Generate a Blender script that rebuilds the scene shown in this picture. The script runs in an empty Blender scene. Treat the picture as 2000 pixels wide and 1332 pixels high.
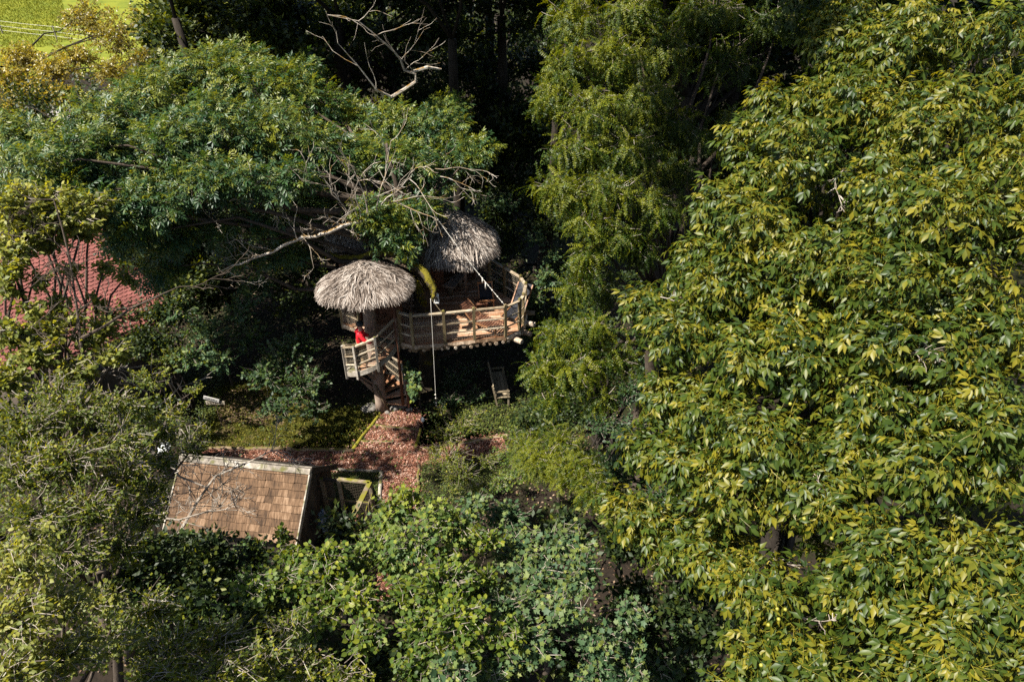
import bpy, bmesh, math, random
import numpy as np
from mathutils import Vector, Matrix

random.seed(11)
rng = np.random.default_rng(11)
S = bpy.context.scene
COL = S.collection

# ------------------------------------------------------------------ camera, sky, sun, exposure
CAM_H, PITCH, FOC = 15.0, math.radians(33), 1333.3
cam_data = bpy.data.cameras.new('camera')
cam = bpy.data.objects.new('camera', cam_data)
COL.objects.link(cam)
cam.location = (0, 0, CAM_H)
cam.rotation_euler = (math.radians(90) - PITCH, 0, 0)
cam_data.lens, cam_data.sensor_width, cam_data.sensor_fit = 24.0, 36.0, 'HORIZONTAL'
cam_data.clip_start, cam_data.clip_end = 0.1, 1000
S.camera = cam

SUN_EL = 53.0
SUN_H = Vector((-0.90, -0.44))
world = bpy.data.worlds.new('World')
S.world = world
world.use_nodes = True
wn = world.node_tree
sky = wn.nodes.new('ShaderNodeTexSky')
sky.sky_type = 'NISHITA'
sky.sun_disc = False
sky.sun_elevation = math.radians(SUN_EL)
sky.sun_rotation = math.atan2(SUN_H.x, SUN_H.y)
bg = wn.nodes['Background']
bg.inputs['Strength'].default_value = 0.052
wn.links.new(sky.outputs[0], bg.inputs['Color'])

sun_data = bpy.data.lights.new('sun', 'SUN')
sun_data.energy = 5.0
sun_data.angle = math.radians(0.6)
sun_data.color = (1.0, 0.95, 0.86)
sun = bpy.data.objects.new('sun', sun_data)
COL.objects.link(sun)
SUN_DIR = Vector((SUN_H.x, SUN_H.y, math.tan(math.radians(SUN_EL)))).normalized()
sun.rotation_euler = SUN_DIR.to_track_quat('Z', 'Y').to_euler()
sun.location = (-30, -20, 60)

S.view_settings.view_transform = 'Standard'
S.view_settings.look = 'None'
S.view_settings.exposure = 1.4
S.view_settings.gamma = 1.0
S.view_settings.use_curve_mapping = False
S.render.engine = 'CYCLES'
S.cycles.max_bounces = 6
S.cycles.diffuse_bounces = 3
S.cycles.glossy_bounces = 2
S.cycles.transmission_bounces = 4
S.cycles.transparent_max_bounces = 4
S.cycles.caustics_reflective = False
S.cycles.caustics_refractive = False
S.cycles.use_denoising = False

# ------------------------------------------------------------------ the view's geometry (for planning where things stand)
_fw = np.array([0, math.cos(PITCH), -math.sin(PITCH)])
_up = np.array([0, math.sin(PITCH), math.cos(PITCH)])
_C = np.array([0, 0, CAM_H])


def ray(px, py):
    return _fw + np.array([1, 0, 0]) * ((px - 1000) / FOC) - _up * ((py - 666) / FOC)


def onz(px, py, z):
    d = ray(px, py)
    return _C + d * ((z - CAM_H) / d[2])


def aty(px, py, Y):
    d = ray(px, py)
    return _C + d * (Y / d[1])


def atd(px, py, d):
    return _C + ray(px, py) * d


def proj(P):
    v = np.asarray(P) - _C
    dz = v @ _fw
    return 1000 + FOC * v[..., 0] / dz, 666 - FOC * (v @ _up) / dz, dz


# ------------------------------------------------------------------ materials
def nd(nt, t, **kw):
    n = nt.nodes.new(t)
    for k, v in kw.items():
        setattr(n, k, v)
    return n


def ramp(nt, stops):
    r = nd(nt, 'ShaderNodeValToRGB')
    e = r.color_ramp.elements
    e[0].position, e[0].color = stops[0][0], (*stops[0][1], 1)
    e[1].position, e[1].color = stops[-1][0], (*stops[-1][1], 1)
    for p, c in stops[1:-1]:
        x = e.new(p)
        x.color = (*c, 1)
    return r


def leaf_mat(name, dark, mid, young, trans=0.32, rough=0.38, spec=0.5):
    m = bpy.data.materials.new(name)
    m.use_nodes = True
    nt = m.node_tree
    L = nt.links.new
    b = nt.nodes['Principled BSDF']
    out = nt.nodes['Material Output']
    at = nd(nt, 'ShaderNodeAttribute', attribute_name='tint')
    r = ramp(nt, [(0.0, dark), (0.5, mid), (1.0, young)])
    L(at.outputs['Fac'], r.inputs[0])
    L(r.outputs[0], b.inputs['Base Color'])
    b.inputs['Roughness'].default_value = rough
    b.inputs['Specular IOR Level'].default_value = spec
    tr = nd(nt, 'ShaderNodeBsdfTranslucent')
    mx = nd(nt, 'ShaderNodeMix', data_type='RGBA', blend_type='MULTIPLY')
    mx.inputs[0].default_value = 1.0
    L(r.outputs[0], mx.inputs[6])
    mx.inputs[7].default_value = (1.9, 1.7, 0.5, 1)
    L(mx.outputs[2], tr.inputs['Color'])
    ms = nd(nt, 'ShaderNodeMixShader')
    ms.inputs[0].default_value = trans
    L(b.outputs[0], ms.inputs[1])
    L(tr.outputs[0], ms.inputs[2])
    L(ms.outputs[0], out.inputs['Surface'])
    return m


def wood_mat(name, c1, c2, c3=None, scale=(2, 2, 22), rough=0.8, moss=0.0, moss_col=(0.14, 0.13, 0.012), bump=0.4, island=0.35, noise_scale=3.0, moss_lo=0.1):
    """grain stretched along each piece's length (Generated coordinates are avoided: object coordinates with per-piece shift)"""
    m = bpy.data.materials.new(name)
    m.use_nodes = True
    nt = m.node_tree
    L = nt.links.new
    b = nt.nodes['Principled BSDF']
    tc = nd(nt, 'ShaderNodeTexCoord')
    geo = nd(nt, 'ShaderNodeNewGeometry')
    oi = nd(nt, 'ShaderNodeObjectInfo')
    mp = nd(nt, 'ShaderNodeMapping')
    mp.inputs['Scale'].default_value = scale
    L(tc.outputs['Object'], mp.inputs[0])
    n1 = nd(nt, 'ShaderNodeTexNoise')
    n1.inputs['Scale'].default_value = noise_scale
    n1.inputs['Detail'].default_value = 8
    n1.inputs['Roughness'].default_value = 0.7
    L(mp.outputs[0], n1.inputs['Vector'])
    n2 = nd(nt, 'ShaderNodeTexNoise')
    n2.inputs['Scale'].default_value = 1.7
    n2.inputs['Detail'].default_value = 4
    L(tc.outputs['Object'], n2.inputs['Vector'])
    r = ramp(nt, [(0.25, c1), (0.55, c2), (0.8, c3 or c2)])
    a1 = nd(nt, 'ShaderNodeMath', operation='ADD')
    a2 = nd(nt, 'ShaderNodeMath', operation='ADD')
    s1 = nd(nt, 'ShaderNodeMath', operation='MULTIPLY_ADD')
    L(geo.outputs['Random Per Island'], a1.inputs[0])
    L(oi.outputs['Random'], a1.inputs[1])
    fr = nd(nt, 'ShaderNodeMath', operation='FRACT')
    L(a1.outputs[0], fr.inputs[0])
    s1.inputs[1].default_value = island
    s1.inputs[2].default_value = -island / 2
    L(fr.outputs[0], s1.inputs[0])
    L(n1.outputs[0], a2.inputs[0])
    L(s1.outputs[0], a2.inputs[1])
    a3 = nd(nt, 'ShaderNodeMath', operation='MULTIPLY_ADD')
    L(n2.outputs[0], a3.inputs[0])
    a3.inputs[1].default_value = 0.5
    a3.inputs[2].default_value = -0.25
    a4 = nd(nt, 'ShaderNodeMath', operation='ADD')
    L(a2.outputs[0], a4.inputs[0])
    L(a3.outputs[0], a4.inputs[1])
    L(a4.outputs[0], r.inputs[0])
    col = r.outputs[0]
    if moss > 0:
        sp = nd(nt, 'ShaderNodeSeparateXYZ')
        L(geo.outputs['Normal'], sp.inputs[0])
        n3 = nd(nt, 'ShaderNodeTexNoise')
        n3.inputs['Scale'].default_value = 4.0
        n3.inputs['Detail'].default_value = 6
        L(tc.outputs['Object'], n3.inputs['Vector'])
        ad = nd(nt, 'ShaderNodeMath', operation='MULTIPLY_ADD')
        L(sp.outputs['Z'], ad.inputs[0])
        ad.inputs[1].default_value = 0.35
        L(n3.outputs[0], ad.inputs[2])
        mr = nd(nt, 'ShaderNodeMapRange')
        mr.inputs['From Min'].default_value = 0.8 - moss * 0.6
        mr.inputs['From Max'].default_value = 0.95 - moss * 0.6
        L(ad.outputs[0], mr.inputs[0])
        mx = nd(nt, 'ShaderNodeMix', data_type='RGBA')
        L(mr.outputs[0], mx.inputs[0])
        L(col, mx.inputs[6])
        mx.inputs[7].default_value = (*moss_col, 1)
        col = mx.outputs[2]
    L(col, b.inputs['Base Color'])
    b.inputs['Roughness'].default_value = rough
    b.inputs['Specular IOR Level'].default_value = 0.25
    bp = nd(nt, 'ShaderNodeBump')
    bp.inputs['Strength'].default_value = bump
    bp.inputs['Distance'].default_value = 0.02
    L(n1.outputs[0], bp.inputs['Height'])
    L(bp.outputs[0], b.inputs['Normal'])
    return m


def plain_mat(name, c, rough=0.7, spec=0.3, var=0.3, scale=6.0, metal=0.0, bump=0.15):
    m = bpy.data.materials.new(name)
    m.use_nodes = True
    nt = m.node_tree
    L = nt.links.new
    b = nt.nodes['Principled BSDF']
    tc = nd(nt, 'ShaderNodeTexCoord')
    n = nd(nt, 'ShaderNodeTexNoise')
    n.inputs['Scale'].default_value = scale
    n.inputs['Detail'].default_value = 6
    L(tc.outputs['Object'], n.inputs['Vector'])
    lo = tuple(x * (1 - var) for x in c)
    hi = tuple(min(1, x * (1 + var)) for x in c)
    r = ramp(nt, [(0.3, lo), (0.7, hi)])
    L(n.outputs[0], r.inputs[0])
    L(r.outputs[0], b.inputs['Base Color'])
    b.inputs['Roughness'].default_value = rough
    b.inputs['Specular IOR Level'].default_value = spec
    b.inputs['Metallic'].default_value = metal
    bp = nd(nt, 'ShaderNodeBump')
    bp.inputs['Strength'].default_value = bump
    bp.inputs['Distance'].default_value = 0.01
    L(n.outputs[0], bp.inputs['Height'])
    L(bp.outputs[0], b.inputs['Normal'])
    return m


def island_mat(name, stops, rough=0.8, spec=0.2, trans=0.0):
    """many small pieces in one mesh, each piece its own shade"""
    m = bpy.data.materials.new(name)
    m.use_nodes = True
    nt = m.node_tree
    L = nt.links.new
    b = nt.nodes['Principled BSDF']
    geo = nd(nt, 'ShaderNodeNewGeometry')
    tc = nd(nt, 'ShaderNodeTexCoord')
    n = nd(nt, 'ShaderNodeTexNoise')
    n.inputs['Scale'].default_value = 1.6
    n.inputs['Detail'].default_value = 5
    L(tc.outputs['Object'], n.inputs['Vector'])
    a = nd(nt, 'ShaderNodeMath', operation='MULTIPLY_ADD')
    L(n.outputs[0], a.inputs[0])
    a.inputs[1].default_value = 0.9
    a.inputs[2].default_value = -0.45
    a2 = nd(nt, 'ShaderNodeMath', operation='ADD')
    L(a.outputs[0], a2.inputs[0])
    L(geo.outputs['Random Per Island'], a2.inputs[1])
    r = ramp(nt, stops)
    L(a2.outputs[0], r.inputs[0])
    L(r.outputs[0], b.inputs['Base Color'])
    b.inputs['Roughness'].default_value = rough
    b.inputs['Specular IOR Level'].default_value = spec
    if trans:
        tr = nd(nt, 'ShaderNodeBsdfTranslucent')
        L(r.outputs[0], tr.inputs['Color'])
        ms = nd(nt, 'ShaderNodeMixShader')
        ms.inputs[0].default_value = trans
        L(b.outputs[0], ms.inputs[1])
        L(tr.outputs[0], ms.inputs[2])
        L(ms.outputs[0], nt.nodes['Material Output'].inputs['Surface'])
    return m


def ground_mat(name, layers, scale=1.0, bump=0.6, rough=0.95):
    """layers: list of (noise scale, stops); the layers are mixed by a broad noise"""
    m = bpy.data.materials.new(name)
    m.use_nodes = True
    nt = m.node_tree
    L = nt.links.new
    b = nt.nodes['Principled BSDF']
    tc = nd(nt, 'ShaderNodeTexCoord')
    col = None
    for i, (sc, stops, msc, lo, hi) in enumerate(layers):
        n = nd(nt, 'ShaderNodeTexNoise')
        n.inputs['Scale'].default_value = sc
        n.inputs['Detail'].default_value = 8
        n.inputs['Roughness'].default_value = 0.75
        L(tc.outputs['Object'], n.inputs['Vector'])
        r = ramp(nt, stops)
        L(n.outputs[0], r.inputs[0])
        if col is None:
            col = r.outputs[0]
            hgt = n.outputs[0]
        else:
            k = nd(nt, 'ShaderNodeTexNoise')
            k.inputs['Scale'].default_value = msc
            k.inputs['Detail'].default_value = 5
            k.inputs['Roughness'].default_value = 0.65
            L(tc.outputs['Object'], k.inputs['Vector'])
            mr = nd(nt, 'ShaderNodeMapRange')
            mr.inputs['From Min'].default_value = lo
            mr.inputs['From Max'].default_value = hi
            L(k.outputs[0], mr.inputs[0])
            mx = nd(nt, 'ShaderNodeMix', data_type='RGBA')
            L(mr.outputs[0], mx.inputs[0])
            L(col, mx.inputs[6])
            L(r.outputs[0], mx.inputs[7])
            col = mx.outputs[2]
    L(col, b.inputs['Base Color'])
    b.inputs['Roughness'].default_value = rough
    b.inputs['Specular IOR Level'].default_value = 0.15
    bp = nd(nt, 'ShaderNodeBump')
    bp.inputs['Strength'].default_value = bump
    bp.inputs['Distance'].default_value = 0.05
    L(hgt, bp.inputs['Height'])
    L(bp.outputs[0], b.inputs['Normal'])
    return m


M = {}
M['walnut'] = leaf_mat('walnut_leaf', (0.020, 0.042, 0.007), (0.058, 0.088, 0.010), (0.20, 0.175, 0.013), 0.36, 0.45, 0.36)
M['ash'] = leaf_mat('ash_leaf', (0.016, 0.050, 0.022), (0.045, 0.095, 0.028), (0.19, 0.20, 0.016), 0.34, 0.45, 0.42)
M['locust'] = leaf_mat('locust_leaf', (0.010, 0.026, 0.003), (0.032, 0.060, 0.004), (0.16, 0.17, 0.008), 0.36, 0.5, 0.3)
M['birch'] = leaf_mat('small_leaf', (0.032, 0.056, 0.010), (0.085, 0.112, 0.015), (0.25, 0.235, 0.018), 0.38, 0.5, 0.25)
M['gold'] = leaf_mat('olive_leaf', (0.08, 0.072, 0.016), (0.20, 0.17, 0.035), (0.38, 0.30, 0.045), 0.38, 0.4, 0.5)
M['hornbeam'] = leaf_mat('hornbeam_leaf', (0.06, 0.085, 0.020), (0.14, 0.165, 0.035), (0.28, 0.27, 0.05), 0.38, 0.5, 0.25)
M['maple'] = leaf_mat('maple_leaf', (0.035, 0.075, 0.022), (0.075, 0.125, 0.033), (0.20, 0.22, 0.025), 0.33, 0.55, 0.22)
M['bluemaple'] = leaf_mat('blue_green_maple_leaf', (0.028, 0.060, 0.026), (0.058, 0.105, 0.044), (0.17, 0.19, 0.03), 0.28, 0.55, 0.25)
M['hazel'] = leaf_mat('hazel_leaf', (0.028, 0.056, 0.012), (0.070, 0.115, 0.018), (0.22, 0.23, 0.018), 0.36, 0.52, 0.25)
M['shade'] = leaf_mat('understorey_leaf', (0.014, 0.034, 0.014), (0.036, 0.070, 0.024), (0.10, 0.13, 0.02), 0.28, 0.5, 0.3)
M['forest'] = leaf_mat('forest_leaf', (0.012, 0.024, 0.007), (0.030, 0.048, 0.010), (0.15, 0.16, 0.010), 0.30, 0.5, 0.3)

M['bark'] = wood_mat('bark', (0.025, 0.018, 0.012), (0.07, 0.052, 0.038), (0.14, 0.115, 0.09), (7, 7, 1.2), 0.95, 0.0, bump=0.9, island=0.0)
M['darkbark'] = wood_mat('dark_bark', (0.012, 0.009, 0.006), (0.03, 0.023, 0.017), (0.06, 0.048, 0.036), (7, 7, 1.2), 0.95, 0.0, bump=0.9, island=0.0)
M['mossy'] = wood_mat('mossy_bark', (0.018, 0.013, 0.008), (0.045, 0.034, 0.022), (0.08, 0.065, 0.045), (6, 6, 2), 0.95, 0.42, (0.12, 0.10, 0.008), bump=1.0, island=0.0)
M['moss'] = island_mat('bright_moss', [(0.0, (0.035, 0.034, 0.006)), (0.5, (0.105, 0.09, 0.008)), (1.0, (0.27, 0.21, 0.01))], 0.95, 0.1, 0.15)
M['twig'] = wood_mat('pale_twig', (0.10, 0.08, 0.06), (0.24, 0.20, 0.16), (0.42, 0.38, 0.32), (3, 3, 3), 0.8, 0.0, bump=0.3, island=0.3)
M['deadwood'] = wood_mat('bleached_branch', (0.14, 0.11, 0.085), (0.36, 0.31, 0.25), (0.58, 0.53, 0.46), (3, 3, 3), 0.75, 0.12, (0.20, 0.11, 0.02), bump=0.4, island=0.3)
M['youngtwig'] = wood_mat('yellow_green_shoot', (0.12, 0.10, 0.012), (0.20, 0.16, 0.02), (0.28, 0.22, 0.03), (3, 3, 3), 0.6, 0.0, bump=0.1, island=0.3)
M['trunkpole'] = wood_mat('debarked_trunk', (0.13, 0.085, 0.06), (0.27, 0.20, 0.155), (0.42, 0.34, 0.28), (9, 9, 1.0), 0.75, 0.0, bump=0.5, island=0.0)
M['redwood'] = wood_mat('red_brown_board', (0.06, 0.022, 0.011), (0.13, 0.055, 0.03), (0.20, 0.10, 0.06), (10, 10, 1.2), 0.75, 0.0, bump=0.4, island=0.35)
M['rail'] = wood_mat('weathered_rail', (0.16, 0.12, 0.075), (0.34, 0.275, 0.19), (0.52, 0.45, 0.34), (4, 4, 4), 0.75, 0.0, bump=0.4, island=0.4)
M['post'] = wood_mat('olive_post', (0.09, 0.065, 0.032), (0.19, 0.145, 0.075), (0.30, 0.24, 0.14), (10, 10, 1.5), 0.8, 0.10, (0.16, 0.14, 0.03), bump=0.4, island=0.3)
M['plank'] = wood_mat('deck_plank', (0.18, 0.078, 0.036), (0.36, 0.20, 0.11), (0.52, 0.37, 0.27), (1.2, 9, 9), 0.7, 0.0, bump=0.3, island=0.4)
M['bleachplank'] = M['plank']
M['edgewood'] = wood_mat('live_edge_board', (0.10, 0.06, 0.032), (0.30, 0.22, 0.15), (0.52, 0.44, 0.35), (3, 3, 3), 0.8, 0.0, bump=0.6, island=0.5, noise_scale=5)
M['greywood'] = wood_mat('grey_timber', (0.10, 0.085, 0.068), (0.26, 0.225, 0.18), (0.46, 0.42, 0.36), (3, 3, 3), 0.85, 0.03, (0.10, 0.095, 0.03), bump=0.5, island=0.35)
M['penwood'] = wood_mat('pen_timber', (0.09, 0.065, 0.04), (0.20, 0.155, 0.10), (0.33, 0.27, 0.19), (4, 4, 4), 0.85, 0.05, bump=0.5, island=0.25)
M['shingle'] = wood_mat('wood_shingle', (0.030, 0.017, 0.009), (0.125, 0.072, 0.038), (0.28, 0.185, 0.115), (9, 1.3, 1.3), 0.85, 0.0, bump=0.9, island=0.26)
M['darkwood'] = wood_mat('dark_board', (0.02, 0.015, 0.011), (0.05, 0.038, 0.028), (0.09, 0.07, 0.05), (5, 5, 1.5), 0.85, 0.0, bump=0.4)
M['benchwood'] = wood_mat('bench_wood', (0.11, 0.085, 0.05), (0.22, 0.175, 0.11), (0.34, 0.28, 0.19), (9, 1.2, 9), 0.8, 0.0, bump=0.4)
M['chairwood'] = wood_mat('varnished_wood', (0.16, 0.07, 0.03), (0.30, 0.15, 0.07), (0.42, 0.24, 0.13), (6, 6, 6), 0.5, 0.0, bump=0.2)
M['log'] = wood_mat('edging_log', (0.07, 0.048, 0.03), (0.18, 0.125, 0.08), (0.34, 0.25, 0.17), (3, 3, 3), 0.85, 0.12, (0.10, 0.09, 0.012), bump=0.6, island=0.3)
M['mosslog'] = wood_mat('mossy_log', (0.06, 0.045, 0.02), (0.15, 0.12, 0.05), (0.26, 0.2, 0.09), (3, 3, 3), 0.9, 0.4, (0.16, 0.14, 0.012), bump=0.6, island=0.3)
M['thatch'] = island_mat('palm_thatch', [(0.0, (0.055, 0.038, 0.028)), (0.25, (0.12, 0.09, 0.068)), (0.6, (0.225, 0.182, 0.148)), (1.0, (0.43, 0.375, 0.325))], 0.7, 0.3, 0.12)
M['thatchgrey'] = island_mat('old_palm_thatch', [(0.0, (0.045, 0.032, 0.026)), (0.35, (0.15, 0.118, 0.095)), (0.7, (0.33, 0.28, 0.235)), (1.0, (0.52, 0.46, 0.40))], 0.75, 0.3, 0.12)
M['underthatch'] = plain_mat('thatch_lining', (0.06, 0.042, 0.028), 0.95, 0.1)
M['chips'] = island_mat('bark_chip', [(0.0, (0.05, 0.018, 0.010)), (0.35, (0.165, 0.062, 0.036)), (0.7, (0.31, 0.145, 0.09)), (1.0, (0.50, 0.35, 0.27))], 0.8, 0.25)
M['litter'] = island_mat('fallen_leaf', [(0.0, (0.05, 0.028, 0.016)), (0.5, (0.14, 0.085, 0.05)), (1.0, (0.32, 0.23, 0.15))], 0.85, 0.15, 0.1)
M['grass'] = island_mat('grass_blade', [(0.0, (0.05, 0.060, 0.008)), (0.5, (0.11, 0.115, 0.012)), (1.0, (0.24, 0.21, 0.03))], 0.7, 0.2, 0.25)
M['meadowgrass'] = island_mat('meadow_blade', [(0.0, (0.12, 0.14, 0.010)), (0.5, (0.20, 0.215, 0.014)), (1.0, (0.30, 0.28, 0.03))], 0.7, 0.2, 0.3)
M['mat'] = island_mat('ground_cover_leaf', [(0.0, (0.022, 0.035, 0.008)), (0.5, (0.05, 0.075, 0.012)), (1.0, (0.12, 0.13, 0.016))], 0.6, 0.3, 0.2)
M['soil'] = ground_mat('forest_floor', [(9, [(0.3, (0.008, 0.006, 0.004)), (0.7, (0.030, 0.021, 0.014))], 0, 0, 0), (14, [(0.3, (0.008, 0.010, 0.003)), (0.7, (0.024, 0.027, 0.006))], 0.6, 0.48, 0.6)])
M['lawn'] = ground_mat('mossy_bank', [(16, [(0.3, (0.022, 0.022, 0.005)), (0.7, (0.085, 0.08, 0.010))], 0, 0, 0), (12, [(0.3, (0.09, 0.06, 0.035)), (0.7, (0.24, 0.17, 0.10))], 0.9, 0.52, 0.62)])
M['path'] = ground_mat('bark_path', [(24, [(0.3, (0.05, 0.018, 0.011)), (0.6, (0.14, 0.055, 0.033)), (0.8, (0.26, 0.13, 0.085))], 0, 0, 0)])
M['meadow'] = ground_mat('meadow', [(1.2, [(0.3, (0.07, 0.095, 0.012)), (0.7, (0.16, 0.18, 0.016))], 0, 0, 0), (5, [(0.3, (0.13, 0.15, 0.014)), (0.7, (0.24, 0.235, 0.022))], 0.25, 0.42, 0.62)])
M['gravel'] = ground_mat('pale_gravel', [(30, [(0.3, (0.22, 0.195, 0.175)), (0.7, (0.40, 0.37, 0.34))], 0, 0, 0)])
M['tile'] = plain_mat('red_roof_tile', (0.20, 0.072, 0.060), 0.8, 0.2, 0.3, 2.2)
M['roofunder'] = plain_mat('roof_felt', (0.06, 0.022, 0.018), 0.9, 0.1)
M['plaster'] = plain_mat('plaster', (0.55, 0.5, 0.43), 0.9, 0.2)
M['wire'] = plain_mat('galvanised_wire', (0.33, 0.29, 0.22), 0.55, 0.4, 0.2, 20)
M['oldwire'] = plain_mat('rusty_wire', (0.13, 0.10, 0.07), 0.6, 0.4, 0.3, 20)
M['rope'] = plain_mat('pale_rope', (0.55, 0.52, 0.46), 0.85, 0.2, 0.3, 30)
M['hemp'] = plain_mat('hemp_rope', (0.38, 0.30, 0.19), 0.85, 0.2, 0.3, 30)
M['stone'] = plain_mat('grey_stone', (0.17, 0.155, 0.135), 0.9, 0.2, 0.45, 5, bump=0.5)
M['black'] = plain_mat('black_canvas', (0.012, 0.013, 0.018), 0.7, 0.3, 0.3)
M['white'] = plain_mat('white_paint', (0.75, 0.75, 0.72), 0.5, 0.4, 0.1)
M['lichen'] = plain_mat('pale_lichen', (0.52, 0.53, 0.52), 0.9, 0.2, 0.4, 14, bump=0.6)
M['tarp'] = plain_mat('blue_grey_sheet', (0.10, 0.13, 0.17), 0.35, 0.5, 0.5, 12, bump=1.0)
M['sign'] = wood_mat('sign_board', (0.22, 0.18, 0.13), (0.34, 0.29, 0.22), (0.46, 0.41, 0.33), (2, 8, 8), 0.8, 0.0, bump=0.2)
M['palesign'] = wood_mat('pale_sign_board', (0.45, 0.43, 0.40), (0.58, 0.56, 0.53), (0.70, 0.68, 0.64), (2, 8, 8), 0.8, 0.0, bump=0.2)
M['ink'] = plain_mat('dark_lettering', (0.025, 0.02, 0.016), 0.8, 0.2)
M['red'] = plain_mat('red_jacket', (0.62, 0.012, 0.022), 0.55, 0.4, 0.12, 10, bump=0.3)
M['khaki'] = plain_mat('tan_trousers', (0.20, 0.135, 0.07), 0.85, 0.2, 0.15)
M['skin'] = plain_mat('skin', (0.42, 0.22, 0.15), 0.55, 0.4, 0.08)
M['hat'] = plain_mat('black_cap', (0.012, 0.016, 0.018), 0.6, 0.4, 0.2)
M['scarf'] = plain_mat('grey_collar', (0.42, 0.42, 0.44), 0.9, 0.2, 0.2)
M['boot'] = plain_mat('brown_boot', (0.10, 0.06, 0.035), 0.7, 0.3, 0.2)
M['glass'] = plain_mat('lantern_glass', (0.10, 0.11, 0.11), 0.08, 0.6, 0.1)
M['nut'] = plain_mat('green_walnut', (0.22, 0.21, 0.03), 0.4, 0.4, 0.15)


# ------------------------------------------------------------------ building helpers
WORLD_LOC = {}


def nrm(v):
    v = np.asarray(v, float)
    return v / np.maximum(np.linalg.norm(v, axis=-1, keepdims=True), 1e-9)


def props(o, label=None, cat=None, group=None, kind=None):
    if label:
        o['label'] = label
    if cat:
        o['category'] = cat
    if group:
        o['group'] = group
    if kind:
        o['kind'] = kind
    return o


def empty(name, loc, label, cat, group=None):
    o = bpy.data.objects.new(name, None)
    o.empty_display_size = 0.2
    COL.objects.link(o)
    o.location = Vector(loc)
    WORLD_LOC[o.name] = Vector(loc)
    return props(o, label, cat, group)


def link(name, me, parent=None, mat=None):
    o = bpy.data.objects.new(name, me)
    COL.objects.link(o)
    if mat and not me.materials:
        me.materials.append(mat)
    if parent is not None:
        o.parent = parent
        l = WORLD_LOC.get(parent.name)
        if l is not None:
            o.matrix_parent_inverse = Matrix.Translation(-l)
    return o


def np_mesh(name, V, F, attrs=None, smooth=False):
    """V (n,3); F list of int arrays (m,k)"""
    me = bpy.data.meshes.new(name)
    V = np.asarray(V, np.float32)
    me.vertices.add(len(V))
    me.vertices.foreach_set('co', V.ravel())
    F = [np.asarray(f, np.int32) for f in F if len(f)]
    nl = sum(f.size for f in F)
    nf = sum(len(f) for f in F)
    me.loops.add(nl)
    me.polygons.add(nf)
    me.loops.foreach_set('vertex_index', np.concatenate([f.ravel() for f in F]))
    st, o = [], 0
    for f in F:
        k = f.shape[1]
        st.append(o + np.arange(len(f)) * k)
        o += f.size
    me.polygons.foreach_set('loop_start', np.concatenate(st).astype(np.int32))
    me.polygons.foreach_set('use_smooth', np.full(nf, bool(smooth)))
    for k, a in (attrs or {}).items():
        at = me.attributes.new(k, 'FLOAT', 'POINT')
        at.data.foreach_set('value', np.asarray(a, np.float32))
    me.update(calc_edges=True)
    return me


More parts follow.
